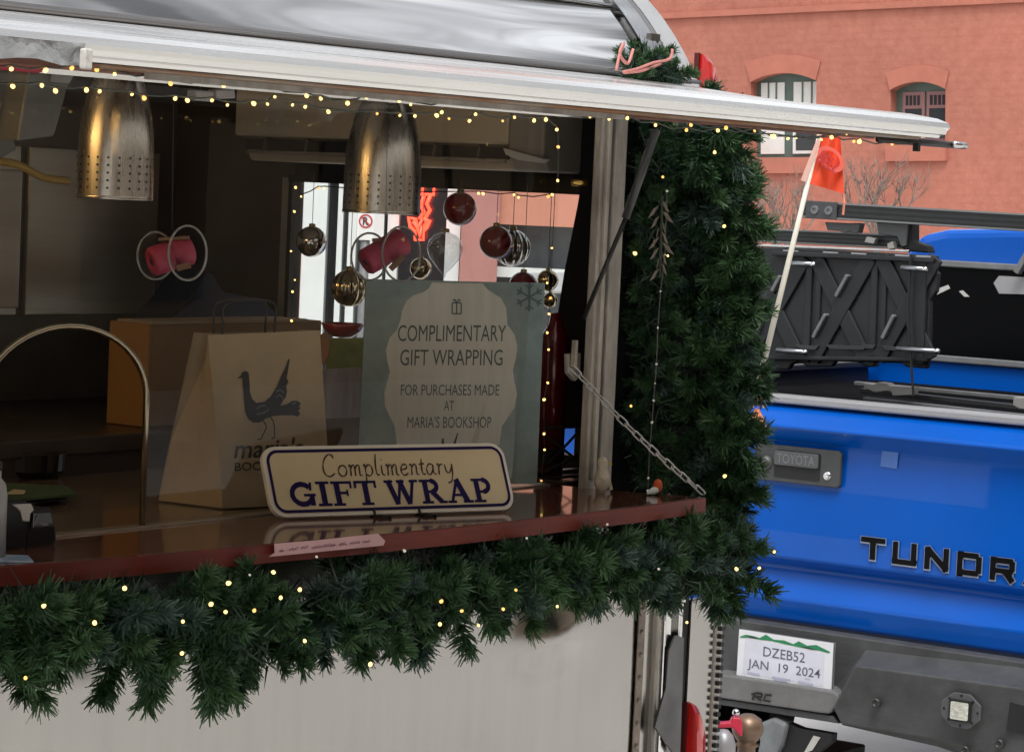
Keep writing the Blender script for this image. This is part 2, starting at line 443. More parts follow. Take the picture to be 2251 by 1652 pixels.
# front end sheet with the toothed edging, seen past the corner
p0, p1 = oY(1512, 1500, YW + 0.03), oY(1566, 1500, YW + 0.03)
XF0, XF1 = p0.x, p1.x
MB().box((XF0, YW + 0.03, 0.32), (XF1, YW + 0.05, 1.12)).build('front_sheet', ALU, tr)
MB().box((XF1, YW + 0.026, 0.32), (XF1 + 0.022, YW + 0.05, 1.12)).build('edge_strip', mat('pale edge strip', (0.55, 0.53, 0.49), 0.45, 0.6), tr)
te = MB()
z = 0.34
while z < 1.11:
    te.box((XF1 + 0.003, YW + 0.017, z), (XF1 + 0.016, YW + 0.026, z + 0.0075)); z += 0.0155
te.build('edging_teeth', BLACK, tr, kind='stuff')
# dark seams and the shut line between corner and end sheet
MB().box((XF0 - 0.035, YW + 0.035, 0.3), (XF0 - 0.002, YW + 0.05, 1.2)).build('rubber_seal', BLACK, tr)
MB().box((XE + 0.02, YW + 0.035, 1.13), (XF1 + 0.02, YW + 0.06, 2.08)).build('shade_backing', mat('jamb shade black', (0, 0, 0)), tr)  # added black backing, its colour stands in for the shade behind the garland
# marker lamps
RED = mat('red lens', (0.60, 0.012, 0.010), 0.12, coat=0.6, spec=0.6)
def marker(px, wz, hz, yw):
    c = oY(px[0], px[1], yw)
    mb = MB(); n = 18; vs = [(c.x, c.y, c.z)]
    prof_ = []
    for i in range(n + 1):
        a = R(-90 + 180 * i / n); prof_.append((c.x + wz * math.cos(a), c.z + hz * math.sin(a)))
    for k, (s, d) in enumerate(((1.0, 0), (0.96, 0.012), (0.8, 0.022), (0.45, 0.028))):
        pass
    rings = []
    for s, d in ((1.0, 0.0), (0.96, 0.012), (0.8, 0.022), (0.45, 0.028), (0.02, 0.03)):
        rings.append([(c.x + (x - c.x) * s, c.y - d, c.z + (z - c.z) * s) for x, z in prof_])
    vs = [q for r_ in rings for q in r_]; m_ = n + 1
    mb.add(vs, [(k * m_ + i, k * m_ + i + 1, (k + 1) * m_ + i + 1, (k + 1) * m_ + i) for k in range(4) for i in range(n)])
    mb.add([rings[k][0] for k in range(5)] + [rings[k][-1] for k in range(4, -1, -1)], [tuple(range(10))])
    o = mb.build('marker_lamp', RED, tr, smooth=False)
    MB().box((c.x - 0.006, c.y - 0.006, c.z - hz), (c.x - 0.001, c.y + 0.004, c.z + hz)).build('lamp_base', mat('dark red base', (0.09, 0.008, 0.008), 0.4), o)
    return o
marker((1503, 1650), 0.056, 0.098, YW + 0.028)
marker((1530, 205), 0.060, 0.076, YW + 0.03)

# ------------------------------------------------------------------ inside of the trailer
YI = 4.02
XI = 4.44
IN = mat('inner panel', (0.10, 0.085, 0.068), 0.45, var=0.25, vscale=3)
a_, b_ = oX(352, 500, XI), oX(640, 400, XI)
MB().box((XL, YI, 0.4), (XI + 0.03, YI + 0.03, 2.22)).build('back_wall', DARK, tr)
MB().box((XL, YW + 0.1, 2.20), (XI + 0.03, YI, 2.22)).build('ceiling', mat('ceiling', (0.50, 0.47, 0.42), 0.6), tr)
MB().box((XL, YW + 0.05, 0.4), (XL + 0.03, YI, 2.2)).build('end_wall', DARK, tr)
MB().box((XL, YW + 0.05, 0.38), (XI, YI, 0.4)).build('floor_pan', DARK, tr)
# stainless sheets on the back wall, each a panel
zt = oY(200, 330, YI - 0.01).z; zb = oY(200, 690, YI - 0.01).z
for xa, xb in ((60, 345), (-320, 40)):
    xa_, xb_ = oY(xa, 500, YI - 0.01).x, oY(xb, 500, YI - 0.01).x
    MB().box((xa_, YI - 0.012, zb), (xb_, YI - 0.001, zt)).build('steel_panel', STEEL, tr, bevel=0.002)
# front end wall with its window
WL, WR = oX(641, 560, XI).y, oX(1282, 560, XI).y
WT, WB = oX(900, 402, XI).z, 1.40
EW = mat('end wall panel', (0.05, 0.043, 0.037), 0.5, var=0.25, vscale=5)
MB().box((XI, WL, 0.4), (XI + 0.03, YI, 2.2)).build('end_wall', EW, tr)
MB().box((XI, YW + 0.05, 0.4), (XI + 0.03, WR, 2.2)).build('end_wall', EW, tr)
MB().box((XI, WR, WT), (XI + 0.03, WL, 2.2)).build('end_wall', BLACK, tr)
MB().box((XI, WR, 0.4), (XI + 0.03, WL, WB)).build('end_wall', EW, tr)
wf = MB()
wf.box((XI - 0.012, WL, WB), (XI, WL + 0.022, WT)); o = wf.build('window_frame', mat('grey frame', (0.40, 0.40, 0.40), 0.4, 0.5), tr)
MB().box((XI - 0.018, WL - 0.010, WB), (XI + 0.01, WL, WT)).build('gasket', BLACK, o)
MB().box((XI - 0.02, WR, WT - 0.008), (XI + 0.01, WL, WT + 0.006)).build('gasket', BLACK, o)
MB().box((XI + 0.012, WR, WB), (XI + 0.016, WL, WT)).build('end_pane', glass_mat('end glass', (0.97, 0.98, 0.98), 0.35), o)
# steel column at the left, dark cabinets, low ledges
c0 = oY(47, 520, 3.70)
MB().box((c0.x - 0.35, 3.70, oY(20, 678, 3.7).z), (c0.x, 3.92, oY(20, 372, 3.7).z)).build('steel_column', STEEL, tr, bevel=0.004)
for q, (ya, yb) in enumerate(((0, 0),)):
    pass
LG = 3.40
zl = 1.44
MB().box((XL, LG, zl - 0.03), (XI, YI - 0.02, zl)).build('inner_ledge', mat('dark ledge', (0.06, 0.045, 0.035), 0.3, var=0.3, vscale=6), tr, bevel=0.003)
MB().box((XL, LG + 0.01, 0.6), (XI, LG + 0.03, zl - 0.03)).build('cabinet_front', mat('cabinet', (0.05, 0.032, 0.024), 0.4, var=0.25, vscale=7), tr)
e0, e1 = oY(20, 920, 3.75), oY(330, 958, 3.62)
MB().beam(e0, oY(420, 968, 3.58), 0.03, 0.012).build('cabinet_rail', mat('pale rail', (0.22, 0.19, 0.16), 0.4, 0.4), tr)
# air conditioner over the window
AX = XI - 0.17
ac = thing('air_conditioner', 'beige wall air conditioner with open louvre above the end window', 'air conditioner', (AX, 3.4, oX(800, 360, AX).z))
ACM = mat('beige plastic', (0.58, 0.50, 0.38), 0.5, var=0.06, vscale=3)
A = Fr(oX(512, 355, AX), (0, -1, 0), (0, 0, 1))
def acab(*q): return [A.ab(*k) for k in q]
z0 = oX(800, 308, AX).z; z1 = oX(800, 175, AX).z; za = oX(800, 362, AX).z
y0, y1, y2 = oX(514, 300, AX).y, oX(1118, 300, AX).y, oX(1196, 300, AX).y
MB().prism([(AX, y0, z0), (AX, y0, z1), (XI - 0.002, y0, z1 + 0.01), (XI - 0.002, y0, za), (AX + 0.05, y0, za), (AX + 0.03, y0, z0)], (0, y1 - y0, 0)).build('body', ACM, ac, bevel=0.006)
MB().prism([(AX - 0.004, y1 - 0.002, z0 - 0.02), (AX - 0.004, y1 - 0.002, z1), (XI - 0.002, y1 - 0.002, z1), (XI - 0.002, y1 - 0.002, za), (AX + 0.02, y1 - 0.002, za)], (0, y2 - y1, 0)).build('end_cover', mat('grey beige plastic', (0.36, 0.32, 0.27), 0.5), ac, bevel=0.006)
MB().box((AX + 0.012, y0 - 0.02, z0 - 0.026), (AX + 0.05, y1 + 0.01, z0 - 0.004)).build('air_slot', BLACK, ac)
MB().box((AX + 0.006, y0 - 0.03, z0 - 0.034), (AX + 0.012, y1 + 0.01, z0 - 0.028)).build('louvre', mat('slat', (0.30, 0.26, 0.22), 0.5), ac)
for k in range(6):
    yk = y0 + (y1 - y0) * (k + 0.7) / 6.4
    MB().obox((AX + 0.02, yk, z0 - 0.014), (0.012, 0, 0), (0, 0.0016, 0.002), (0, -0.002, 0.011)).build('vane', mat('shaded vane', (0.12, 0.10, 0.08), 0.5), ac)
f0 = oX(1110, 330, AX - 0.02); f1 = oX(1192, 354, AX - 0.02)
fl_ = [oX(*q, AX - 0.02) for q in ((1106, 326), (1122, 330), (1196, 350), (1186, 358), (1140, 352), (1112, 340))]
MB().prism(fl_, (0.02, 0, 0)).build('flap', mat('pale flap', (0.62, 0.60, 0.55), 0.4), ac)

# ------------------------------------------------------------------ shelf and countertop
fr_px = [(-260, 1266), (0, 1243), (300, 1220), (604, 1193), (846, 1172), (1030, 1154), (1208, 1134), (1400, 1112), (1548, 1092)]
fr_pt = [oZ(x, y, ZS) for x, y in fr_px]
back = [oZ(1336, 1077, ZS), V((XJ0 + 0.02, 2.835, ZS)), V((fr_pt[0].x, 2.835, ZS))]
sh = MB().prism(fr_pt + back, (0, 0, -0.026)).build('serving_shelf', WOOD, tr)
eb = MB()
n = len(fr_pt)
outs = [p + V((-0.012, -0.012, 0)) * 0.25 for p in fr_pt]
vs = [p + V((0, -0.004, -0.0012)) for p in fr_pt] + [p + V((0, -0.004, -0.0275)) for p in fr_pt] + [p + V((0, 0.004, -0.0275)) for p in fr_pt] + [p + V((0, 0.004, -0.0012)) for p in fr_pt]
eb.add(vs, [(i, i + 1, n + i + 1, n + i) for i in range(n - 1)] + [(n + i, n + i + 1, 2 * n + i + 1, 2 * n + i) for i in range(n - 1)] + [(3 * n + i, 3 * n + i + 1, i + 1, i) for i in range(n - 1)])
eb.build('edge_band', WOODE, sh)
MB().box((XL, 2.862, ZS - 0.04), (XI, LG + 0.01, ZS - 0.0005)).build('countertop', mat('brown laminate', (0.15, 0.11, 0.075), 0.22, var=0.18, vscale=3, coat=0.3), tr)
MB().box((XL, 2.836, ZS - 0.03), (XJ0, 2.861, ZS + 0.003)).build('sill_track', mat('sill metal', (0.36, 0.31, 0.25), 0.35, 0.7, var=0.2, vscale=10), tr, bevel=0.001)

# ------------------------------------------------------------------ frame of the opening
zf0, zf1 = ZS - 0.005, oY(1320, 246, 2.78).z
MB().box((XJ0 + .012, 2.768, zf0), (XJ1 - 0.006, 2.786, zf1)).build('frame_post', OLD, tr, bevel=0.003)
MB().box((XJ1 - 0.006, 2.785, zf0), (XJ1 + 0.010, 2.80, zf1)).build('frame_groove', mat('groove', (0.07, 0.06, 0.055), 0.7), tr)
MB().box((XJ1 + 0.010, 2.772, zf0), (XJ2, 2.80, zf1)).build('frame_post', OLD, tr, bevel=0.003)
MB().box((XJ0 + 0.022, 2.760, zf0 + 0.02), (XJ0 + 0.032, 2.769, zf1)).build('frame_bead', mat('pale bead', (0.46, 0.43, 0.38), 0.45, 0.5, var=0.2, vscale=15), tr, bevel=0.002)
h0 = oY(1290, 403, 2.81)
MB().tube([oY(1258, 402, 2.815), oY(1292, 402, 2.80)], 0.006, 8).build('brass_catch', mat('brass', (0.55, 0.36, 0.10), 0.3, 1.0), tr, smooth=True)
MB().prism([oY(*q, 2.80) for q in ((1249, 778), (1278, 776), (1276, 826), (1266, 838), (1250, 820))], (0, 0.01, 0)).build('chain_bracket', OLD, tr, bevel=0.002)
MB().prism([oY(*q, 2.79) for q in ((1266, 748), (1271, 748), (1268, 808), (1262, 808))], (0, 0.008, 0)).build('bracket_pin', mat('pale bead', (0.5, 0.5, 0.5)), tr)

# ------------------------------------------------------------------ glass with its arched service hole
YG = 2.848
gx0, gx1, gz0, gz1 = XL + 0.1, XJ0, ZS + 0.003, 2.10
ar = oY(318, 1000, YG).x; ac_ = oY(150, 720, YG).x; az_t = oY(160, 716, YG).z; az_s = oY(318, 880, YG).z
rx = ar - ac_; arch = [(ar, gz0)]
for i in range(0, 25):
    a = R(180 * i / 24); arch.append((ac_ + rx * math.cos(a), az_s + (az_t - az_s) * math.sin(a)))
arch.append((ac_ - rx, gz0))
pane = [(gx1, gz0), (gx1, gz1), (gx0, gz1), (gx0, gz0)] + list(reversed(arch))
MB().face([(x, YG, z) for x, z in pane]).build('glass_pane', glass_mat('front glass', (0.97, 0.965, 0.95), 0.9, 0.0), tr)
MB().tube([(x, YG, z) for x, z in arch], 0.0048, 8).build('arch_trim', mat('dark brass trim', (0.30, 0.25, 0.17), 0.22, 1.0), tr, smooth=True)

# ------------------------------------------------------------------ raised hatch
HZ = 2.045                       # hatch nose
XH1 = oY(2120, 292, 2.11).x
nz = 2.030
hz = 2.100
def hs(t): return 2.11 + (YW - 2.11) * t
top = [(YW + 0.01, hz + 0.012), (hs(.8), hz + 0.004 - 0.1 * (hz - nz)), (hs(.5), nz + 0.62 * (hz - nz)), (hs(.25), nz + 0.42 * (hz - nz)), (hs(.1), nz + 0.024), (hs(.03), nz + 0.017)]
front = [(2.110, nz + 0.010), (2.106, nz + 0.002), (2.112, nz - 0.003), (2.114, nz - 0.009), (2.124, nz - 0.011)]
und = [(2.126, nz - 0.015), (2.165, nz - 0.015), (2.168, nz - 0.002), (2.30, nz + 0.008), (YW - 0.02, hz - 0.03), (YW + 0.01, hz - 0.03)]
sec = top + front + und
nsec = len(sec); xs = [XL + (XH1 - 0.06 - XL) * i / 20 for i in range(21)]
vs = [(x, y, z) for x in xs for y, z in sec]
# the outer corner is rounded in plan
for d, pull in ((0.045, 0.010), (0.025, 0.022), (0.008, 0.045), (0.0, 0.075)):
    vs += [(XH1 - d, y + (pull if y < 2.2 else 0), z) for y, z in sec]
K = 25
hm = MB().add(vs, [(k * nsec + i, k * nsec + (i + 1) % nsec, (k + 1) * nsec + (i + 1) % nsec, (k + 1) * nsec + i) for k in range(K - 1) for i in range(nsec)] + [tuple(range((K - 1) * nsec, K * nsec))])
hatch = hm.build('hatch', mat('brushed hatch skin', (0.90, 0.895, 0.87), 0.24, 0.85, var=0.10, vscale=5, stretch=(0.25, 6, 6), bump=0.12, bscale=5, rvar=0.08), tr)
# hinge gutter above it, inner lip, rusty board, loose rail
MB().prism([(XL, YW - 0.03, hz + 0.008), (XL, YW - 0.03, hz + 0.013), (XL, YW + 0.03, hz + 0.028), (XL, YW + 0.03, hz + 0.014)], (XE - 0.04 - XL, 0, 0)).build('gutter', mat('dark gutter', (0.16, 0.145, 0.14), 0.4, 0.7, var=0.2, vscale=6), hatch)
MB().tube([(XL, YW - 0.035, hz + 0.013), (XE - 0.02, YW - 0.035, hz + 0.013)], 0.0045, 6).build('hinge_bead', mat('hinge bead', (0.35, 0.33, 0.32), 0.3, 0.9), hatch, smooth=True)
RUST = mat('rusted lip', (0.34, 0.31, 0.26), 0.5, 0.5, c2=(0.26, 0.10, 0.03), vscale=5, stretch=(1, 6, 6))
xr = oY(192, 140, 2.15).x
MB().box((xr, 2.13, nz - 0.020), (XH1 - 0.12, 2.16, nz - 0.0155)).build('inner_lip', RUST, hatch, bevel=0.002)
MB().box((XL, 2.19, nz - 0.022), (XH1 - 0.16, 2.205, nz - 0.002)).build('inner_lip', mat('red brown batten', (0.17, 0.07, 0.05), 0.6, var=0.3, vscale=8), hatch, bevel=0.002)
MB().box((oY(330, 200, 2.17).x, 2.168, nz - 0.026), (oY(1370, 282, 2.17).x, 2.180, nz - 0.019)).build('loose_rail', OLD, hatch)
# crumpled flashing with its bracket at the left
fs_ = MB()
fx0, fx1 = XL + 0.8, oY(186, 110, 2.098).x
for i in range(28):
    x = fx0 + (fx1 - fx0) * i / 27
    w = 0.0022 * math.sin(i * 2.1) + 0.0015 * math.sin(i * 5.3)
    fs_.v += [V((x, 2.098 + w, nz + 0.002)), V((x, 2.100 - w, nz - 0.010)), V((x, 2.106 + w * 1.5, nz - 0.020 + w))]
for i in range(27):
    for j in range(2): fs_.f.append((i * 3 + j, i * 3 + j + 1, i * 3 + j + 4, i * 3 + j + 3))
fs_.build('torn_flashing', mat('crumpled zinc', (0.48, 0.50, 0.52), 0.35, 0.9, var=0.25, vscale=20, bump=0.5, bscale=50), hatch, smooth=True)
b0 = oY(190, 128, 2.09)
MB().box((b0.x - 0.006, 2.086, b0.z - 0.012), (b0.x + 0.006, 2.095, b0.z + 0.010)).build('flashing_clip', mat('chipped white paint', (0.62, 0.60, 0.56), 0.6, var=0.3, vscale=60), hatch, bevel=0.002)
# lower rod at the outer corner with a hanging catch
MB().tube([oY(1930, 306, 2.16), oY(2122, 321, 2.12)], 0.0055, 8).build('edge_rod', mat('black rod', (0.03, 0.028, 0.026), 0.4), hatch, smooth=True)
MB().tube([oY(2096, 317, 2.118), oY(2122, 320.5, 2.116)], 0.0058, 8).build('rod_tip', CHROME, hatch, smooth=True)
q = oY(2015, 322, 2.13)
MB().box((q.x - 0.004, 2.125, q.z - 0.008), (q.x + 0.004, 2.135, q.z + 0.006)).build('hanging_catch', BLACK, hatch)
# gas strut and support chain
MB().tube([oY(1443, 285, 2.62), oY(1375, 480, 2.66)], 0.0075, 10).build('gas_strut', mat('strut body', (0.05, 0.05, 0.053), 0.35), tr, smooth=True)
MB().tube([oY(1376, 478, 2.66), oY(1283, 700, 2.74)], 0.0042, 8).build('strut_rod', BLACK, tr, smooth=True)
ch = thing('support_chain', 'steel link chain holding up the outer end of the serving shelf', 'chain', (4.2, 2.7, ZS))
cA, cB = oY(1257, 806, 2.765), oZ(1546, 1083, ZS + 0.004)
NL = 17; LL = (cB - cA).length / NL
lk = MB(); hl, hw = LL * 0.62, LL * 0.26
loop = [(hl - hw + hw * math.cos(R(t)), hw * math.sin(R(t)), 0) for t in range(-90, 91, 30)] + [(-hl + hw - hw * math.cos(R(t)), -hw * math.sin(R(t)), 0) for t in range(-90, 91, 30)]
lk.tube(loop, LL * 0.085, 6, closed=True)
lkm = lk.mesh('link'); lkm.materials.append(mat('chain steel', (0.55, 0.53, 0.50), 0.3, 1.0))
for p in lkm.polygons: p.use_smooth = True
cdir = (cB - cA).normalized()
for i in range(NL):
    t = (i + .5) / NL; p = cA.lerp(cB, t) - V((0, 0, 0.010 * math.sin(math.pi * t)))
    bq = cdir.to_track_quat('X', 'Z') @ Matrix.Rotation(R(35 if i % 2 else 125) + random.uniform(-.2, .2), 3, 'X').to_quaternion()
    child('link', lkm, None, ch, p, bq)
# black curtain at the end of the window
cu = [(1252, 240), (1306, 240), (1302, 938), (1212, 938), (1217, 800), (1226, 690), (1240, 600), (1256, 520), (1270, 450), (1276, 412), (1262, 400)]
CF = XI - 0.05
MB().prism([oX(*q, CF) for q in cu], (0.02, 0, 0)).build('black_curtain', mat('black cloth', (0.010, 0.010, 0.012), 0.9), None, label='black cloth curtain hanging at the right end of the trailer window', cat='curtain')
# left: duct, hood and yellow hose
hd = thing('extractor_hood', 'grey folded sheet metal hood in the upper left of the trailer', 'hood', oY(80, 330, 3.55))
HM = mat('dull grey sheet', (0.2, 0.2, 0.2))
HM2 = mat('pale grey sheet', (0.30, 0.30, 0.28), 0.5, 0.4, var=0.2, vscale=6)
MB().prism([oY(*q, 3.55) for q in ((-40, 140), (55, 155), (50, 225), (30, 300), (38, 330), (-40, 372))], (0, 0.15, 0)).build('duct', HM2, hd, bevel=0.004)
MB().prism([oY(*q, 3.50) for q in ((66, 152), (172, 148), (150, 190), (135, 245), (120, 300), (40, 310), (52, 230))], (0, 0.10, 0)).build('folded_side', HM2, hd, bevel=0.004)
MB().prism([oY(*q, 3.49) for q in ((120, 155), (168, 158), (152, 183), (118, 180))], (0, 0.008, 0)).build('cover_plate', mat('pale plate', (0.45, 0.46, 0.44), 0.5), hd)
MB().tube([p for p in catmull([oY(*q, 3.45) for q in ((-20, 352), (30, 360), (60, 372), (95, 390), (150, 398))], 5)], 0.007, 8).build('yellow_hose', mat('yellow hose', (0.42, 0.27, 0.06), 0.4), None, smooth=True, label='thin yellow hose crossing behind the left heat lamp', cat='hose')
# white junction boxes under the ceiling
jb = thing('junction_box', 'pair of small white boxes under the hatch beside the left heat lamp', 'box', oY(470, 222, 3.0))
for q in (((432, 198), (471, 202), (468, 224), (430, 221)), ((477, 197), (516, 195), (518, 216), (475, 218))):
    MB().prism([oY(*k, 3.0) for k in q], (0, 0.02, 0)).build('housing', mat('dull white plastic', (0.42, 0.39, 0.38), 0.5), jb, bevel=0.002)
MB().beam(oY(440, 199, 3.01), oY(440, 140, 3.01), 0.004, 0.004).build('cable', WIRE, jb)
# red roll under the hatch
MB().tube([oY(-60, 124, 2.3), oY(84, 138, 2.3)], 0.012, 12).build('fabric_roll', mat('crimson cloth', (0.30, 0.010, 0.03), 0.7), None, smooth=True, label='crimson rolled cloth tucked under the left end of the hatch', cat='fabric roll')
# ================================================================== heat lamps
LAMP = mat('brushed lamp metal', (0.62, 0.58, 0.52), 0.28, 1.0, var=0.12, vscale=14, stretch=(6, 6, 0.3), rvar=0.06)
YL = 3.05
def heat_lamp(cx, ytop, ybot, wpx, label):
    b = oY(cx, ybot, YL); t = oY(cx, ytop, YL)
    sc = (oY(cx + wpx / 2, ybot, YL) - oY(cx - wpx / 2, ybot, YL)).dot(RT0) / 2
    hgt = t.z - b.z
    root = thing('heat_lamp', label, 'lamp', b, 'heat lamps over the counter')
    pr = [(1.0, 0), (1.0, .10), (0.99, .32), (0.965, .48), (0.90, .64), (0.80, .78), (0.66, .90), (0.55, .985), (0.46, 1.0)]
    MB().lathe(b, (0, 0, 1), [(r * sc, h * hgt) for r, h in pr] + [(0.001, hgt)], 40).build('shade', LAMP, root, smooth=True)
    MB().lathe(b, (0, 0, 1), [(r * sc * 0.97, h * hgt * 0.98) for r, h in pr], 32).build('inner_reflector', mat('lamp inside', (0.35, 0.22, 0.09), 0.35, 1.0), root, smooth=True)
    MB().lathe(b, (0, 0, 1), [(sc * 1.005, -0.001), (sc * 1.012, 0.002), (sc * 1.002, 0.004)], 40).build('rim', mat('lamp rim', (0.5, 0.47, 0.42), 0.25, 1.0), root, smooth=True)
    ho = MB()
    for i in range(22):
        a = 2 * math.pi * i / 22; d = V((math.cos(a), math.sin(a), 0))
        for k in range(5):
            h = hgt * (0.06 + 0.058 * k + 0.02); ho.lathe(b + d * (sc * 0.998) + V((0, 0, h)), d, [(0.0021, 0.0007), (0.0, 0.0007)], 6)
    ho.build('vent_holes', BLACK, root, kind='stuff')
    MB().tube([t, t + V((0, 0, 0.16))], 0.009, 10).build('stem', BLACK, root, smooth=True)
    return root
heat_lamp(251, 150, 436, 203, 'left heat lamp shade of brushed metal, nearer the steel panel')
heat_lamp(838, 206, 468, 183, 'right heat lamp shade of brushed metal in front of the end window')
# small warm ceiling tube further along the trailer gives the gold gleam on the lamps
tl = thing('ceiling_tube_light', 'warm ceiling tube light inside the trailer left of the heat lamps', 'light', (2.15, 3.42, 2.13))
MB().tube([(2.15, 3.25, 2.13), (2.15, 3.85, 2.13)], 0.014, 10).build('tube', mat('warm tube', (1.0, 0.62, 0.22), 0.4, emit=22.0), tl, smooth=True)
MB().box((2.12, 3.2, 2.15), (2.18, 3.9, 2.20)).build('tube_housing', WHITE, tl)

# ================================================================== things on the counter
# brown carton on the inner ledge
cbx = oY(322, 955, 3.46)
zb_, zt_ = zl + 0.001, oY(330, 711, 3.46).z
bw = oY(700, 900, 3.46).x - cbx.x
cb = thing('cardboard_box', 'brown cardboard box with taped side standing behind the paper bag', 'box', (cbx.x + bw / 2, 3.5, zb_))
CARD = mat('brown cardboard', (0.24, 0.135, 0.055), 0.75, var=0.12, vscale=5)
MB().box((cbx.x, 3.46, zb_), (cbx.x + bw, 3.56, zt_)).build('carton', CARD, cb, bevel=0.003)
MB().box((cbx.x - 0.0015, 3.462, zb_ + 0.001), (cbx.x + 0.0, 3.558, zt_ - 0.002)).build('end_flap', mat('orange cardboard', (0.33, 0.165, 0.05), 0.7), cb)
MB().box((cbx.x - 0.001, 3.456, zt_ - 0.001), (cbx.x + bw * 0.9, 3.54, zt_ + 0.004)).build('lid_flap', mat('pale carton lid', (0.36, 0.27, 0.17), 0.7), cb)
# dark navy bag behind the carton
NAVY = mat('navy cloth', (0.008, 0.02, 0.045), 0.85, var=0.3, vscale=10)
nb = [oY(*q, 3.70) for q in catmull([(378, 712), (384, 690), (420, 655), (450, 606), (470, 604), (492, 640), (540, 650), (585, 668), (606, 690), (610, 712)], 4) for q in [(q.x, q.y)]]
MB().prism(nb, (0, 0.10, 0)).build('cloth_bag', NAVY, None, bevel=0.02, label='dark navy cloth bag slumped behind the cardboard box', cat='bag')

# ---- kraft paper bag
KR = mat('kraft paper', (0.33, 0.25, 0.15), 0.8, var=0.10, vscale=12, bump=0.25, bscale=9, bdist=0.01)
KR2 = mat('kraft paper side', (0.33, 0.25, 0.15), 0.8, var=0.10, vscale=12, bump=0.25, bscale=9)
zc = ZS + 0.002
FL_, FR_ = oZ(490, 1117, zc), oZ(728, 1106, zc)
BL_ = oZ(348, 1099, zc); BR_ = FR_ + (BL_ - FL_)
bdep = (FL_ - oP(457, 737, FL_, RT0.cross(V((0, 0, 1))))).length
fn = (FR_ - FL_).cross(V((0, 0, 1))).normalized()
if fn.dot(FWD) > 0: fn = -fn
zt2 = oP(457, 735, FL_ - fn * 0.03, fn).z
hb = zt2 - zc
back_dir = (BL_ - FL_)
tFL = oP(457, 736, FL_ - fn * 0.03, fn); tFR = oP(703, 726, FL_ - fn * 0.03, fn)
tBL = tFL + back_dir * 0.22 + V((0, 0, 0.002)); tBR = tFR + back_dir * 0.22
bag = thing('paper_bag', 'brown kraft paper gift bag printed with a black bird beside the sign', 'bag', (FL_ + BR_) / 2)
def grid_face(a, b, c, d, nu, nv, f):
    """a,b bottom left/right, d,c top left/right; f(u,v) shifts along the face normal"""
    mb = MB(); nrm = (b - a).cross(d - a).normalized(); vs = []
    for j in range(nv + 1):
        for i in range(nu + 1):
            u, v = i / nu, j / nv
            vs.append(a * (1 - u) * (1 - v) + b * u * (1 - v) + c * u * v + d * (1 - u) * v + nrm * f(u, v))
    mb.add(vs, [(j * (nu + 1) + i, j * (nu + 1) + i + 1, (j + 1) * (nu + 1) + i + 1, (j + 1) * (nu + 1) + i) for j in range(nv) for i in range(nu)])
    return mb
grid_face(FL_, FR_, tFR, tFL, 8, 10, lambda u, v: 0.0).build('front_face', KR, bag, smooth=True)
grid_face(BR_, BL_, tBL, tBR, 8, 10, lambda u, v: 0.003 * math.sin(5 * v)).build('back_face', KR2, bag, smooth=True)
# side gussets: folded inwards towards the top
for a, b, ta, tb in ((BL_, FL_, tBL, tFL), (FR_, BR_, tFR, tBR)):
    mdb = (a + b) / 2; tin = (ta + tb) / 2 + (FR_ - FL_).normalized() * (0.03 if a is BL_ else -0.03)
    k1 = a.lerp(ta, 0.36); k2 = b.lerp(tb, 0.36)
    mk = (k1 + k2) / 2 + (FR_ - FL_).normalized() * (0.006 if a is BL_ else -0.006)
    MB().add([a, b, mdb, k1, k2, mk, ta, tb, tin], [(0, 2, 5, 3), (2, 1, 4, 5), (3, 5, 8, 6), (5, 4, 7, 8)]).build('side_gusset', KR2, bag)
MB().add([FL_ + V((0, 0, .001)), FR_ + V((0, 0, .001)), BR_ + V((0, 0, .001)), BL_ + V((0, 0, .001))], [(0, 1, 2, 3)]).build('bottom', KR2, bag)
BF = Fr(FL_, FR_ - FL_, tFL - FL_)
if BF.n.dot(FWD) > 0: BF.n = -BF.n
INK = mat('black ink', (0.012, 0.014, 0.016), 0.7)
INK2 = mat('grey ink', (0.10, 0.12, 0.13), 0.7)
def bz(cx, cy, c=0.0012): return BF.px(444.2 + cx / 5.027, 755 + cy / 5.027, c)
bird = [(385, 385), (430, 350), (445, 315), (480, 300), (515, 320), (525, 420), (530, 530), (555, 610), (600, 655), (690, 640), (760, 580), (820, 480), (880, 340), (925, 250), (955, 165), (970, 175), (950, 300), (935, 380), (955, 420), (930, 470), (940, 530), (925, 590), (890, 640), (865, 685), (930, 670), (1000, 630), (1050, 630), (1095, 660), (1070, 690), (1090, 715), (1060, 740), (1085, 770), (1060, 805), (1000, 790), (880, 790), (780, 800), (700, 830), (640, 870), (560, 870), (510, 830), (475, 750), (465, 640), (455, 500), (450, 400), (440, 378)]
bp_ = MB().face([bz(*q) for q in bird])
def legs(mb, pts, w):
    fr = Fr(BF.o, BF.x, BF.y); fr.n = BF.n
    ribbon(mb, fr, [fr_ab(bz(*q)) for q in pts], w, 0.0012)
def fr_ab(p): d = p - BF.o; return d.dot(BF.x), d.dot(BF.y)
legs(bp_, [(672, 850), (700, 885), (712, 925), (690, 970), (655, 1050), (610, 1058)], 0.0022)
legs(bp_, [(745, 800), (785, 850), (800, 920), (802, 1000), (800, 1035), (768, 1046)], 0.0022)
bp_.build('bird_print', INK, bag, raw=True)
wp = MB()
for pts in ([(600, 720), (640, 690), (700, 680)], [(600, 780), (680, 765), (730, 735), (725, 710)], [(815, 530), (860, 510), (905, 540)], [(820, 590), (850, 565), (890, 600), (895, 630)], [(990, 665), (1040, 650)]):
    fr = Fr(BF.o, BF.x, BF.y); fr.n = BF.n
    ribbon(wp, fr, [fr_ab(bz(*q)) for q in pts], 0.0022, 0.0018)
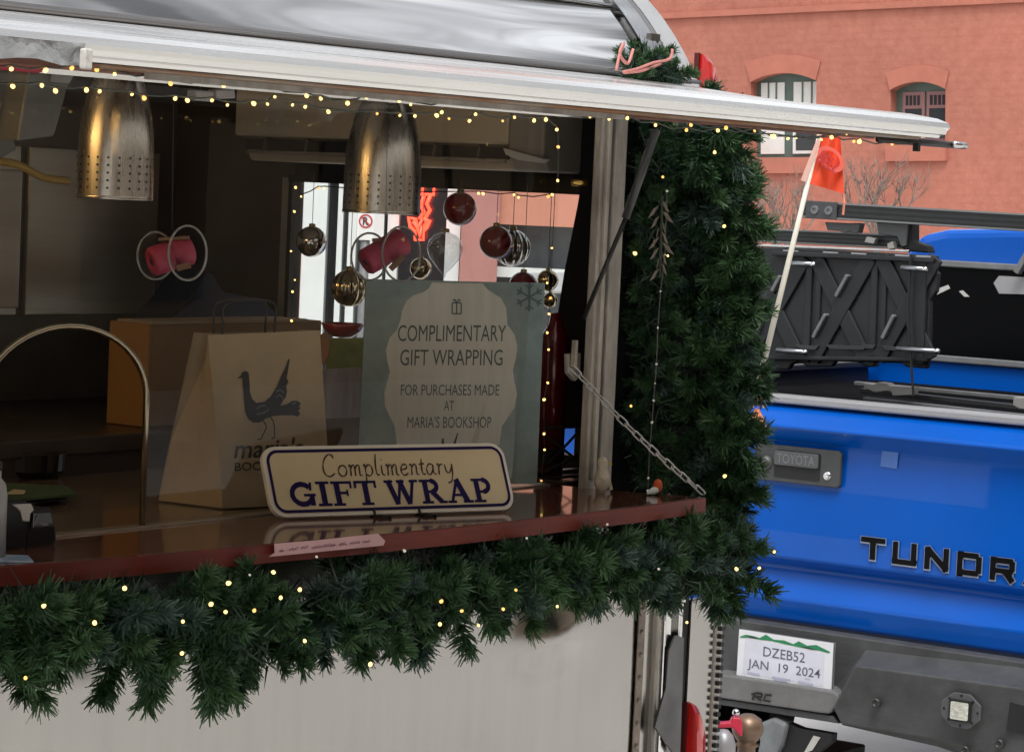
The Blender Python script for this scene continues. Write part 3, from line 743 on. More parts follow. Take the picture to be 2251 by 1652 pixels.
wp.build('wing_lines', INK2, bag, raw=True)
tb_ = MB()
FB = Fr(BF.o, BF.x, BF.y); FB.n = BF.n
x0, y0_ = fr_ab(bz(352, 1262)); x1, _ = fr_ab(bz(1120, 1245)); _, yh = fr_ab(bz(352, 1075))
text(tb_, "maria's", FB, x0, x1, y0_, (yh - y0_) * 1.05, 0.0012, bold=0.012, shear=0.2)
tb_.build('lettering', INK, bag, raw=True); tb_ = MB()
x0, y0_ = fr_ab(bz(362, 1405)); x1, _ = fr_ab(bz(1130, 1390)); _, yh = fr_ab(bz(362, 1315))
text(tb_, "BOOKSHOP", FB, x0, x1, y0_, yh - y0_, 0.0012, bold=0.006)
tb_.build('lettering', INK, bag, raw=True)
for hx0, hx1, top_ in ((497, 523, 660), (602, 610, 668)):
    pass
for dy_ in (0.25, 0.9):
    a = tFL.lerp(tFR, 0.16) + (tBL - tFL) * (dy_); b = tFL.lerp(tFR, 0.62) + (tBL - tFL) * (dy_)
    pts = [a - V((0, 0, .02)), a + V((0, 0, .01)), a.lerp(b, .03) + V((0, 0, .045)), a.lerp(b, .5) + V((0, 0, .052)), a.lerp(b, .97) + V((0, 0, .045)), b + V((0, 0, .01)), b - V((0, 0, .02))]
    MB().tube(catmull([tuple(p) for p in pts], 4), 0.0019, 6).build('cord_handle', BLACK, bag, smooth=True)

# ---- hand-painted sign on its wire stand
TLp, BLp, BRp = (571, 981), (600.6, 1137.7), (1135.5, 1119.7)
zs = ZS + 0.004
sBL, sBR = oZ(*BLp, zs), oZ(*BRp, zs)
u_ = sBR - sBL; r_ = ray(*TLp)
t_ = (sBL - CAM).dot(u_) / r_.dot(u_)
sTL = CAM + r_ * t_
SW, SH = u_.length, (sTL - sBL).length
SF = Fr(sBL, u_, sTL - sBL)
sg = thing('gift_wrap_sign', 'cream sign with blue border reading Complimentary GIFT WRAP on the shelf', 'sign', (sBL + sBR) / 2)
CREAM = mat('cream paint', (0.58, 0.46, 0.27), 0.5, var=0.03, vscale=6, bump=0.05, bscale=80)
IVORY = mat('ivory edge', (0.66, 0.60, 0.50), 0.5)
NAVYP = mat('navy sign paint', (0.010, 0.004, 0.055), 0.6, spec=0.15)
BROWNP = mat('brown sign paint', (0.05, 0.022, 0.012), 0.5)
ro = rrect(0, 0, SW, SH, 0.026)
MB().prism([SF.p(a, b, 0) for a, b in ro], SF.n * -0.010).build('board', IVORY, sg, bevel=0.0015)
MB().face([SF.p(a, b, 0.0006) for a, b in rrect(.006, .006, SW - .006, SH - .006, 0.021)]).build('face', CREAM, sg, raw=True)
bo = MB(); ring_face(bo, SF, rrect(.0065, .0065, SW - .0065, SH - .0065, 0.0205), rrect(.0115, .0115, SW - .0115, SH - .0115, 0.016), 0.0011)
bo.build('border_line', NAVYP, sg, raw=True)
SER = {
 'G': (0.98, [('A', .5, .5, .39, .41, 42, 335, .20), ('L', .85, .03, .85, .46, .20), ('L', .55, .46, 1.0, .46, .10), ('L', .82, .64, .86, .98, .10)]),
 'I': (.52, [('L', .26, 0, .26, 1, .23), ('L', 0, .05, .52, .05, .10), ('L', 0, .95, .52, .95, .10)]),
 'F': (.82, [('L', .22, 0, .22, 1, .23), ('L', 0, .05, .46, .05, .10), ('L', 0, .95, .80, .95, .10), ('L', .76, .70, .77, 1, .09), ('L', .22, .52, .62, .52, .10), ('L', .60, .39, .60, .65, .08)]),
 'T': (.88, [('L', .44, 0, .44, 1, .23), ('L', .20, .05, .68, .05, .10), ('L', 0, .95, .88, .95, .10), ('L', .04, .70, .06, 1, .10), ('L', .84, .70, .82, 1, .10)]),
 'W': (1.36, [('L', .17, 1, .44, .0, .22), ('L', .45, 0, .66, .95, .12), ('L', .63, 1, .92, .0, .22), ('L', .93, 0, 1.18, 1, .13), ('L', 0, .95, .36, .95, .10), ('L', .5, .95, .82, .95, .10), ('L', 1.02, .95, 1.36, .95, .10)]),
 'R': (.98, [('L', .22, 0, .22, 1, .22), ('L', 0, .05, .46, .05, .10), ('L', 0, .95, .5, .95, .10), ('A', .46, .725, .22, .225, -90, 90, .19), ('L', .25, .5, .48, .5, .10), ('L', .44, .52, .80, .06, .21), ('L', .70, .05, 1.02, .05, .10)]),
 'A': (1.02, [('L', .48, 1, .82, .03, .24), ('L', .50, .97, .17, .03, .12), ('L', .27, .33, .72, .33, .09), ('L', 0, .05, .36, .05, .10), ('L', .64, .05, 1.06, .05, .10)]),
 'P': (.84, [('L', .22, 0, .22, 1, .22), ('L', 0, .05, .50, .05, .10), ('L', 0, .95, .5, .95, .10), ('A', .46, .70, .24, .25, -90, 90, .19), ('L', .25, .45, .48, .45, .10)]),
 ' ': (.34, []),
}
def glyph_line(s, table, fr, x0, x1, y, h, c, gap=0.07, dy=0.0, k=12):
    mb = MB(); tot = sum(table[ch][0] for ch in s) + gap * (len(s) - 1); sx = (x1 - x0) / tot; x = 0; lay = 0
    for ch in s:
        w, st = table[ch]
        for q in st:
            if q[0] == 'L': pts = [(q[1], q[2]), (q[3], q[4])]; ww = q[5]
            else:
                pts = [(q[1] + q[3] * math.cos(R(q[5] + (q[6] - q[5]) * i / k)), q[2] + q[4] * math.sin(R(q[5] + (q[6] - q[5]) * i / k))) for i in range(k + 1)]; ww = q[7]
            lay = (lay + 1) % 9
            ribbon(mb, fr, [(x0 + (x + a) * sx, y + b * h + dy * (x + a) / tot) for a, b in pts], ww * (sx + h) / 2, c + lay * 0.00006)
        x += w + gap
    return mb
glyph_line('GIFT', SER, SF, SW * .078, SW * .430, SH * .143, SH * .345, 0.0012, dy=-SH * .01).build('lettering', NAVYP, sg, raw=True)
glyph_line('WRAP', SER, SF, SW * .463, SW * .912, SH * .133, SH * .345, 0.0012, dy=-SH * .01).build('lettering', NAVYP, sg, raw=True)
SCR = {
 'C': (.70, [[(.62, .82), (.58, .96), (.42, .99), (.22, .78), (.10, .42), (.15, .10), (.35, 0), (.58, .14)]]),
 'o': (.48, [[(.28, .50), (.12, .42), (.05, .20), (.15, .02), (.30, .03), (.41, .22), (.38, .42), (.26, .50)]]),
 'm': (.66, [[(.05, .44), (.11, .50), (.12, .3), (.08, 0)], [(.10, .26), (.2, .47), (.3, .46), (.29, 0)], [(.29, .26), (.40, .47), (.51, .46), (.49, .06), (.60, .03)]]),
 'p': (.50, [[(.05, .44), (.12, .50), (.10, 0), (.05, -.38)], [(.10, .3), (.25, .50), (.4, .42), (.4, .15), (.25, .0), (.1, .08)]]),
 'l': (.26, [[(.18, 1.0), (.1, .5), (.09, .10), (.20, .03)]]),
 'i': (.24, [[(.10, .48), (.08, .1), (.19, .02)], [(.13, .70), (.14, .74)]]),
 'e': (.42, [[(.08, .25), (.30, .32), (.32, .46), (.2, .50), (.07, .35), (.06, .12), (.18, 0), (.36, .10)]]),
 'n': (.48, [[(.05, .44), (.11, .50), (.12, .3), (.08, 0)], [(.10, .26), (.22, .47), (.34, .46), (.32, .06), (.42, .03)]]),
 't': (.27, [[(.15, .74), (.10, .3), (.12, .06), (.23, .04)], [(.0, .50), (.25, .52)]]),
 'a': (.50, [[(.36, .46), (.2, .50), (.06, .3), (.08, .05), (.2, .02), (.34, .25), (.37, .48), (.35, .1), (.46, .03)]]),
 'r': (.36, [[(.05, .44), (.11, .50), (.12, .3), (.08, 0)], [(.10, .28), (.2, .46), (.33, .47)]]),
 'y': (.46, [[(.05, .48), (.08, .15), (.2, .08), (.34, .3), (.38, .48), (.34, 0), (.22, -.32), (.05, -.38)]]),
}
def script_line(s, fr, x0, x1, y, h, w, c, dy=0):
    mb = MB(); tot = sum(SCR[ch][0] for ch in s); sx = (x1 - x0) / tot; x = 0; lay = 0
    for ch in s:
        for st in SCR[ch][1]:
            pts = [(x0 + (x + p.x) * sx, y + p.y * h + dy * (x + p.x) / tot) for p in catmull(st, 5)]
            lay = (lay + 1) % 6
            ribbon(mb, fr, pts, w, c + lay * 0.00006, ws=[w * (0.75 + 0.6 * abs(math.sin(i * 0.35))) for i in range(len(pts))])
        x += SCR[ch][0]
    return mb
script_line('Complimentary', SF, SW * .222, SW * .768, SH * .553, SH * .315, 0.0023, 0.0012, dy=-SH * .012).build('script_lettering', BROWNP, sg, raw=True)
for fx in (0.40, 0.585):
    p = SF.p(SW * fx, 0, 0.002)
    pts = [SF.p(SW * fx, 0.008, 0.0018), SF.p(SW * fx, -0.003, 0.004), V((p.x, p.y - 0.012, ZS + 0.004)), V((p.x + 0.004, p.y - 0.03, ZS + 0.002)), V((p.x, p.y + 0.02, ZS + 0.002))]
    MB().tube(pts, 0.0022, 6).build('wire_foot', BLACK, sg, smooth=True)

# ---- teal poster behind the glass
pBL, pBR = oD(786, 1062, 4.93), oD(1180, 1062, 4.99)
pBL.z = pBR.z = ZS + 0.002
TF0 = (pBR - pBL).cross(V((0, 0, 1))).normalized()
PF = Fr(pBL, pBR - pBL, V((0, 0, 1)) + TF0 * -0.05)
if PF.n.dot(FWD) > 0: PF.n = -PF.n
po = thing('poster_board', 'teal watercolour poster reading COMPLIMENTARY GIFT WRAPPING behind the glass', 'poster', (pBL + pBR) / 2)
def pcrop(cx, cy): return PF.ab(604 + cx / 2.735, 373 + cy / 2.735)
cor = [PF.ab(786, 1063), PF.ab(1180, 1063), PF.ab(1198, 622), PF.ab(805, 613)]
TEAL = mat('teal watercolour', (0.155, 0.215, 0.213), 0.5, c2=(0.25, 0.32, 0.315), vscale=13, detail=8)
PALE = mat('pale plaque print', (0.47, 0.465, 0.415), 0.5, c2=(0.56, 0.55, 0.49), vscale=4, stretch=(14, 14, 0.6))
MB().prism([PF.p(a, b, 0) for a, b in cor], PF.n * -0.006).build('board', TEAL, po)
plq = [(735, 1655), (720, 1540), (690, 1480), (662, 1420), (658, 1340), (680, 1260), (692, 1210), (676, 1150), (668, 1080), (690, 1010), (735, 960), (755, 905), (765, 850), (790, 790), (830, 755), (890, 738), (925, 715), (945, 678), (1250, 684), (1275, 715), (1310, 740), (1360, 770), (1390, 830), (1398, 930), (1440, 990), (1458, 1060), (1450, 1130), (1432, 1200), (1440, 1270), (1456, 1350), (1440, 1430), (1400, 1490), (1365, 1540), (1350, 1655)]
MB().face([PF.p(*pcrop(*q), 0.0006) for q in plq]).build('plaque', PALE, po, raw=True)
PINK = mat('dark teal print', (0.055, 0.085, 0.088), 0.6)
def ptext(s, xa, xb, yb, hh, bold=0.0):
    a0, b0 = pcrop(xa, yb); a1, b1 = pcrop(xb, yb); _, bt = pcrop(xa, yb - hh)
    mb = MB(); text(mb, s, PF, a0, a1, b0, bt - b0, 0.0011, bold=bold, dy=(b1 - b0)); return mb
for s, xa, xb, yb, hh, bo_ in (('COMPLIMENTARY', 738, 1388, 1030, 96, 0), ('GIFT WRAPPING', 752, 1368, 1175, 94, 0), ('FOR PURCHASES MADE', 756, 1348, 1355, 64, 0), ('AT', 1016, 1076, 1446, 58, 0), ("MARIA'S BOOKSHOP", 796, 1300, 1550, 66, 0)):
    ptext(s, xa, xb, yb, hh, bo_).build('lettering', PINK, po, raw=True)
ic = MB()
def pr(mb, pts, w, c=0.0012): ribbon(mb, PF, [pcrop(*q) for q in pts], w, c)
for pts in ([(1066, 800), (1120, 800)], [(1066, 800), (1066, 865)], [(1066, 865), (1120, 865)], [(1120, 865), (1120, 800)], [(1093, 800), (1093, 865)], [(1093, 800), (1080, 778)], [(1080, 778), (1070, 790)], [(1093, 800), (1106, 778)], [(1106, 778), (1116, 790)]): pr(ic, pts, 0.0022)
ic.build('gift_icon', PINK, po, raw=True)
sn = MB()
for k in range(6):
    a = R(30 + 60 * k); c_ = (1530, 765); e = (c_[0] + 85 * math.cos(a), c_[1] + 85 * math.sin(a)); pr(sn, [c_, e], 0.0035, 0.001 + k * 0.0001)
    for s_ in (-1, 1):
        m_ = (c_[0] + 52 * math.cos(a), c_[1] + 52 * math.sin(a)); f = (m_[0] + 32 * math.cos(a + s_ * .8), m_[1] + 32 * math.sin(a + s_ * .8)); pr(sn, [m_, f], 0.0028, 0.0016)
sn.build('snowflake_print', mat('dark teal flake', (0.07, 0.11, 0.115), 0.6), po, raw=True)
bt_ = MB().face([PF.p(*pcrop(*q), 0.0013) for q in ((1000, 1655), (1004, 1615), (1014, 1612), (1020, 1655))])
bt_.face([PF.p(*pcrop(*q), 0.0013) for q in ((1068, 1655), (1098, 1578), (1102, 1585), (1085, 1655))]); bt_.build('bird_print', INK, po, raw=True)

# ---- pink tape note on the shelf edge
a0, a1 = oZ(598, 1196, ZS), oZ(842, 1174, ZS)
nf = Fr(oZ(590, 1196, ZS) + V((0, -0.006, 0)), a1 - a0, (0, 0, 1))
if nf.n.dot(FWD) > 0: nf.n = -nf.n
nt_ = thing('paper_note', 'pink handwritten paper strip taped to the front edge of the shelf', 'note', nf.o - V((0, 0, 0.03)))
pk = [nf.ab(*q) for q in ((590, 1223), (603, 1214), (602, 1194), (700, 1186), (830, 1172), (846, 1188), (842, 1198))]
MB().prism([nf.p(a, b, 0.0004) for a, b in pk], nf.n * 0.0005).build('strip', mat('pink paper', (0.55, 0.33, 0.33), 0.75, var=0.08, vscale=20), nt_)
hw_ = MB()
def scrib(x0, x1, y0, y1, n_, amp):
    pts = []
    for i in range(n_ * 4 + 1):
        t = i / (n_ * 4); pts.append(nf.ab(x0 + (x1 - x0) * t + 2.2 * math.sin(i * 2.3), y0 + (y1 - y0) * t + amp * math.sin(i * 1.7) * (0.5 + 0.5 * math.cos(i * 0.9))))
    ribbon(hw_, nf, pts, 0.0011, 0.0013)
for w_ in ((613, 622, 1210, 1209, 3, 4), (634, 654, 1207, 1205, 4, 5), (660, 676, 1203, 1201, 4, 4.5), (684, 706, 1203, 1201, 6, 4), (708, 736, 1199, 1197, 8, 5), (744, 760, 1196, 1194, 5, 5), (768, 790, 1193, 1191, 6, 4), (796, 812, 1190, 1189, 4, 3.5)): scrib(*w_)
hw_.build('handwriting', mat('plum ink', (0.16, 0.05, 0.10), 0.7), nt_, raw=True)

# ---- left end of the counter: card machine, bottle, papers, pot, green book
def zq(x, y, dz=0.0): return oZ(x, y, ZS + dz)
cm = thing('card_machine', 'black card machine with a curl of white receipt on the shelf', 'card machine', zq(70, 1200))
c1 = zq(118, 1196); c2 = zq(32, 1206)
up_ = V((0, 0, 1))
CF_ = Fr(c2, c1 - c2, up_); 
if CF_.n.dot(FWD) > 0: CF_.n = -CF_.n
def cmf(*q): return [CF_.p(*CF_.ab(*k)) for k in q]
MB().prism(cmf((54, 1206), (112, 1213), (126, 1186), (124, 1160), (112, 1114), (66, 1116), (60, 1156)), CF_.n * -0.05).build('keypad_body', mat('card machine plastic', (0.006, 0.0065, 0.009), 0.3, spec=0.25), cm, bevel=0.004)
MB().prism(cmf((10, 1206), (56, 1210), (62, 1150), (66, 1116), (60, 1098), (14, 1099)), CF_.n * -0.045).build('printer_body', mat('card machine plastic', (0, 0, 0)), cm, bevel=0.003)
MB().prism([p + CF_.n * 0.003 for p in cmf((26, 1108), (66, 1106), (72, 1120), (64, 1128), (62, 1146), (48, 1144), (44, 1124))], CF_.n * -0.004).build('receipt', mat('receipt paper', (0.62, 0.61, 0.58), 0.7), cm, bevel=0.0015)
MB().prism([p + CF_.n * 0.0015 for p in cmf((70, 1127), (108, 1126), (116, 1156), (66, 1160))], CF_.n * 0.001).build('screen', mat('dark screen', (0.01, 0.012, 0.018), 0.08), cm)
lg = MB(); 
for pts in (((71, 1132), (69, 1158)), ((80, 1131), (72, 1145)), ((72, 1145), (84, 1150), (100, 1149)), ((88, 1154), (102, 1152))):
    ribbon(lg, CF_, [CF_.ab(*q) for q in pts], 0.0016, 0.0034)
lg.build('logo_lines', mat('grey print', (0.28, 0.29, 0.31), 0.5), cm, raw=True)
bt = thing('pump_bottle', 'translucent bottle cut off by the left edge of the counter', 'bottle', zq(-15, 1225))
bsc = 0.0165
MB().lathe(zq(-15, 1225), (0, 0, 1), [(0, 0.0), (bsc, 0.001), (bsc, .085), (bsc * .85, .100), (bsc * .45, .108), (bsc * .45, .118)], 20).build('bottle_body', mat('milky plastic', (0.42, 0.42, 0.41), 0.3, trans=0.25), bt, smooth=True)
MB().lathe(zq(-15, 1225) + V((0, 0, .118)), (0, 0, 1), [(bsc * .5, 0), (bsc * .5, .012), (bsc * .2, .014), (bsc * .2, .022)], 12).build('pump_cap', BLACK, bt, smooth=True)
MB().prism([zq(-40, 1236, .0005), zq(74, 1236, .0005), zq(62, 1222, .0005), zq(-40, 1218, .0005)], (0, 0, .0015)).build('leaflet', mat('blue white leaflet', (0.42, 0.50, 0.58), 0.5, c2=(0.08, 0.16, 0.30), vscale=30), None, label='blue and white leaflet lying under the bottle at the left end of the shelf', cat='leaflet')
gb = thing('clipboard', 'black clipboard with a green folder lying on the inner counter', 'clipboard', zq(90, 1095))
MB().prism([zq(14, 1118, .004), zq(148, 1098, .004), zq(150, 1092, .004), zq(40, 1080, .004), zq(-20, 1088, .004)], (0, 0, .005)).build('board', BLACK, gb, bevel=0.001)
MB().prism([zq(10, 1104, .012), zq(168, 1090, .012), zq(150, 1074, .012), zq(20, 1066, .012), zq(-30, 1075, .012)], (0, 0, .004)).build('green_folder', mat('green card', (0.06, 0.11, 0.045), 0.5, var=0.2, vscale=10), gb)
MB().prism([zq(16, 1086, .0175), zq(52, 1086, .0175), zq(56, 1080, .0175), zq(30, 1077, .0175)], (0, 0, .002)).build('label', mat('cream label', (0.55, 0.45, 0.30), 0.6), gb)
pt = thing('cooking_pot', 'round black pan standing inside at the left of the counter', 'pan', oD(62, 1045, 4.95))
PB = oZ(55, 1042, ZS + .002); 
MB().lathe(PB, (0, 0, 1), [(0, .0), (.058, .0), (.066, .010), (.068, .040), (.064, .040), (.060, .006), (0, .006)], 32).build('pan_body', mat('dark steel pan', (0.05, 0.045, 0.04), 0.3, 0.8), pt, smooth=False)
MB().lathe(PB + V((0, 0, .040)), (0, 0, 1), [(.064, 0), (.067, .002), (.069, 0)], 32).build('pan_rim', mat('pan rim', (0.22, 0.17, 0.10), 0.25, 1.0), pt, smooth=True)
# ---- figures on the outer shelf corner: a cream bird and a small orange-white decoration
bi = thing('bird_figurine', 'cream bird figurine standing at the foot of the window frame', 'figurine', zq(1320, 1082))
bc = zq(1322, 1083)
CRB = mat('cream feathers', (0.56, 0.50, 0.38), 0.8, var=0.2, vscale=60, bump=0.5, bscale=90)
MB().lathe(bc, (0, 0, 1), [(.004, 0), (.010, .006), (.0145, .018), (.014, .030), (.010, .041), (.0085, .047), (.0095, .052), (.009, .058), (.005, .063), (0, .0645)], 16).build('body', CRB, bi, smooth=True)
MB().lathe(bc + V((0.004, -0.008, .053)), (0.5, -1, -.1), [(.003, 0), (0, .009)], 8).build('beak', mat('yellow beak', (0.5, 0.38, 0.03), 0.5), bi, smooth=True)
MB().prism([bc + V(p) for p in ((.010, -.010, .03), (.019, -.012, .006), (.014, -.008, .004), (.008, -.006, .02))], (0.004, 0.006, 0)).build('wing', CRB, bi, bevel=0.001)
of = thing('robin_ornament', 'small orange and white bird decoration at the outer corner of the shelf', 'ornament', zq(1466, 1088))
oc = zq(1466, 1090) + V((0, 0.02, 0))
MB().ball(oc + V((0, 0, .016)), .0085, 8, (1, 1, 1.5)).build('orange_body', mat('orange felt', (0.55, 0.09, 0.02), 0.8), of, smooth=True)
MB().lathe(oc + V((-.004, 0, .010)), (-.9, .2, -.25), [(.006, 0), (.007, .008), (.002, .022), (0, .024)], 10).build('tail', mat('white felt', (0.60, 0.62, 0.58), 0.8), of, smooth=True)
# ---- tall red container, wire rack and pieces behind the poster
rc = oD(1208, 1002, 5.25)
rt = thing('red_canister', 'tall dark red glossy canister half hidden behind the poster', 'canister', V((rc.x, rc.y, ZS)))
MB().lathe((rc.x, rc.y, ZS), (0, 0, 1), [(0, 0), (.026, 0), (.027, .23), (.024, .262), (.014, .278), (.010, .30), (0, .302)], 24).build('canister_body', mat('dark red enamel', (0.16, 0.006, 0.012), 0.2, coat=0.7), rt, smooth=True)
MB().lathe((rc.x, rc.y, ZS + .02), (0, 0, 1), [(.0275, 0), (.0275, .03)], 24).build('band', BLACK, rt, smooth=True)
wr = thing('wire_rack', 'small black wire rack between the poster and the window frame', 'rack', oD(1240, 1040, 5.2))
for q in (((1206, 1020), (1268, 952)), ((1206, 962), (1268, 1010)), ((1200, 1036), (1270, 1000)), ((1200, 940), (1270, 938)), ((1195, 1050), (1272, 1046))):
    MB().tube([oD(*q[0], 5.18), oD(*q[1], 5.18)], 0.0028, 6).build('wire', BLACK, wr, smooth=True)
MB().box((XL + 3.2, 2.95, ZS), (XI - 0.02, 2.965, ZS + .006)).build('counter_strip', mat('steel strip', (0.5, 0.5, 0.5), 0.3, 1.0), None, label='thin steel strip lying on the counter below the poster', cat='strip')

# ================================================================== ornaments in the end window
def ornament(name, label, px, rpx, d, m, shape='ball', ribs=0):
    c = oD(px[0], px[1], d); r = rpx * d / FP
    root = thing(name, label, 'ornament', c - V((0, 0, r)), 'ornaments hung in the end window')
    mb = MB()
    if shape == 'ball':
        n = 16; prof_ = [(math.sin(math.pi * i / n) * r, -math.cos(math.pi * i / n) * r) for i in range(n + 1)]
        if ribs:
            nn = ribs * 6; vs = []
            for rr, hh in prof_:
                for j in range(nn):
                    a = 2 * math.pi * j / nn; k = rr * (1 - 0.10 * (0.5 + 0.5 * math.cos(ribs * a))); vs.append(c + V((math.cos(a) * k, math.sin(a) * k, hh)))
            mb.add(vs, [(i * nn + j, i * nn + (j + 1) % nn, (i + 1) * nn + (j + 1) % nn, (i + 1) * nn + j) for i in range(n) for j in range(nn)])
        else: mb.lathe(c, (0, 0, 1), prof_, 28)
    else:
        mb.lathe(c, (0, 0, 1), [(0, -1.55 * r), (.09 * r, -1.5 * r), (.12 * r, -1.3 * r), (.45 * r, -.95 * r), (.86 * r, -.45 * r), (1.0 * r, .05 * r), (.92 * r, .45 * r), (.62 * r, .80 * r), (.22 * r, .98 * r)], 28)
    mb.build('bauble', m, root, smooth=True)
    MB().lathe(c + V((0, 0, r * .96)), (0, 0, 1), [(r * .2, 0), (r * .22, r * .05), (r * .2, r * .2), (0, r * .22)], 12).build('cap', mat('gold cap', (0.45, 0.33, 0.14), 0.3, 1.0), root, smooth=True)
    MB().tube([c + V((0, 0, r * 1.15)), V((c.x, c.y, max(WT + .01, c.z + r * 1.4)))], 0.0008, 4).build('thread', WIRE, root)
REDB = mat('matt red glass', (0.20, 0.005, 0.016), 0.22, coat=0.7)
SILV = mat('silver glass', (0.62, 0.60, 0.57), 0.08, 1.0)
GOLD = mat('gold glass', (0.62, 0.52, 0.33), 0.14, 1.0)
ornament('red_bauble', 'highest dark red bauble in the end window', (1011, 459), 37, 5.35, REDB)
ornament('red_bauble', 'dark red bauble in front of the silver ribbed one', (1090, 533), 37, 5.30, REDB)
ornament('red_bauble', 'dark red bauble peeking over the top right of the poster', (1150, 630), 33, 5.30, REDB)
ornament('silver_bauble', 'smooth silver bauble at the left edge of the end window', (685, 531), 34, 5.45, SILV)
ornament('gold_bauble', 'large gold ribbed bauble left of the poster', (768, 633), 41, 5.35, GOLD, ribs=14)
ornament('silver_bauble', 'silver ribbed bauble behind the dark red one', (1126, 545), 41, 5.45, SILV, ribs=14)
ornament('clear_bauble', 'clear glass teardrop ornament in the middle of the end window', (978, 549), 40, 5.35, glass_mat('ornament glass', (0.90, 0.92, 0.92), 1.0, 0.10, 0.02), 'drop')
ornament('gold_bauble', 'small gold bauble right of the glass disc ornament', (925, 590), 24, 5.45, GOLD)
ornament('gold_bauble', 'small gold bauble at the right edge of the end window', (1204, 616), 24, 5.40, GOLD)
ornament('gold_bauble', 'lower of the small gold baubles at the window edge', (1209, 660), 17, 5.40, GOLD, ribs=8)
# pink spool in two clear discs, one in front of the steel panel and one in front of the window
PKM = mat('pink wax', (0.36, 0.035, 0.075), 0.5, var=0.1, vscale=20)
CG = glass_mat('disc glass', (0.97, 0.96, 0.95), 0.12, 0.0)
RIMG = mat('glass rim', (0.34, 0.34, 0.33), 0.2, spec=0.8, trans=0.35)
def disc_ornament(px, d, label, tw):
    cx, cy = px
    root = thing('glass_disc_ornament', label, 'ornament', oD(cx, cy + 60, d))
    def at(x, y, dd=0): return oD(cx + x, cy + y, d + dd)
    def ell(x, y, a, b, dd): return [at(x + a * math.cos(R(t)), y - b * math.sin(R(t)), dd) for t in range(0, 360, 12)]
    for x, y, a, b, dd in ((-36, 6, 40, 52, .03), (34, 0, 42, 60, -.03)):
        MB().tube(ell(x, y, a, b, dd), 0.0020, 6, closed=True).build('disc_rim', RIMG, root, smooth=True)
        MB().face(ell(x, y, a, b, dd)).build('disc', CG, root, raw=True)
    ax = (at(40, -8 - tw, .02) - at(-46, 20, -.01))
    MB().lathe(at(-46, 20, -.01), ax, [(0.006, 0.004), (0.006, 0), (.0200, 0), (.0230, .004), (.0232, ax.length * .46), (.018, ax.length * .5), (.0235, ax.length * .54), (.0235, ax.length - .003), (.020, ax.length), (0, ax.length)], 24).build('pink_spool', PKM, root, smooth=True)
    MB().lathe(at(-46, 20, -.012), ax, [(0.0062, 0.0), (0, 0.001)], 14).build('spool_hole', mat('spool hole', (0.05, 0.0, 0.004), 0.8), root)
    MB().beam(at(-30, -30, 0), at(38, -34, 0), 0.010, 0.006).build('brass_bar', mat('brown metal', (0.16, 0.09, 0.055), 0.4, 0.7), root, bevel=0.001)
    MB().beam(at(10, 34, -.02), at(40, 26 - tw, -.02), 0.012, 0.010).build('brass_bar', mat('brown metal', (0.16, 0.09, 0.055), 0.4, 0.7), root, bevel=0.001)
    MB().tube([at(0, -52, 0), oD(cx + 4, cy - 330, d)], 0.0006, 4).build('thread', WIRE, root)
disc_ornament((378, 556), 4.30, 'pink spool between clear glass discs in front of the steel panel', 0)
disc_ornament((848, 558), 4.75, 'pink spool between clear glass discs in front of the end window', 22)
# gifts on the counter by the window
gz = lambda x, y, d: oD(x, y, d)
def gift(name, label, cat, quad, d, dep, m, extra=None):
    mb = MB().prism([gz(x, y, d) for x, y in quad], FWD * dep)
    return mb.build(name, m, None, bevel=0.002, label=label, cat=cat)
MB().lathe(oD(752, 742, 5.2), (0, 0, 1), [(0, 0), (.02, .002), (.034, .014), (.040, .026), (.038, .027), (.03, .014), (0, .008)], 24).build('red_bowl', mat('red enamel', (0.34, 0.01, 0.02), 0.25, coat=0.5), None, smooth=True, label='shallow red bowl on top of the stacked gifts left of the poster', cat='bowl')
gift('gift_box', 'lime green wrapped gift box left of the poster', 'gift', ((716, 742), (806, 742), (806, 816), (716, 818)), 5.05, .10, mat('lime paper', (0.22, 0.27, 0.07), 0.5, var=0.25, vscale=25))
gift('paper_heart', 'coral and green paper heart hanging beside the paper bag', 'heart', ((680, 742), (690, 728), (704, 736), (716, 728), (726, 742), (724, 780), (703, 812), (682, 790)), 5.0, .006, mat('coral and green paper', (0.40, 0.11, 0.075), 0.6, c2=(0.20, 0.24, 0.07), vscale=8))
gift('gift_box', 'lavender wrapped gift box left of the poster, under the green one', 'gift', ((698, 812), (806, 806), (806, 918), (702, 922)), 5.0, .10, mat('lavender paper', (0.19, 0.17, 0.24), 0.6, c2=(0.30, 0.30, 0.36), vscale=14, stretch=(6, 6, .6)))
gift('gift_box', 'dark brown box at the bottom of the stacked gifts left of the poster', 'gift', ((700, 918), (806, 914), (806, 1068), (704, 1072)), 5.0, .10, mat('brown box', (0.10, 0.075, 0.05), 0.6))
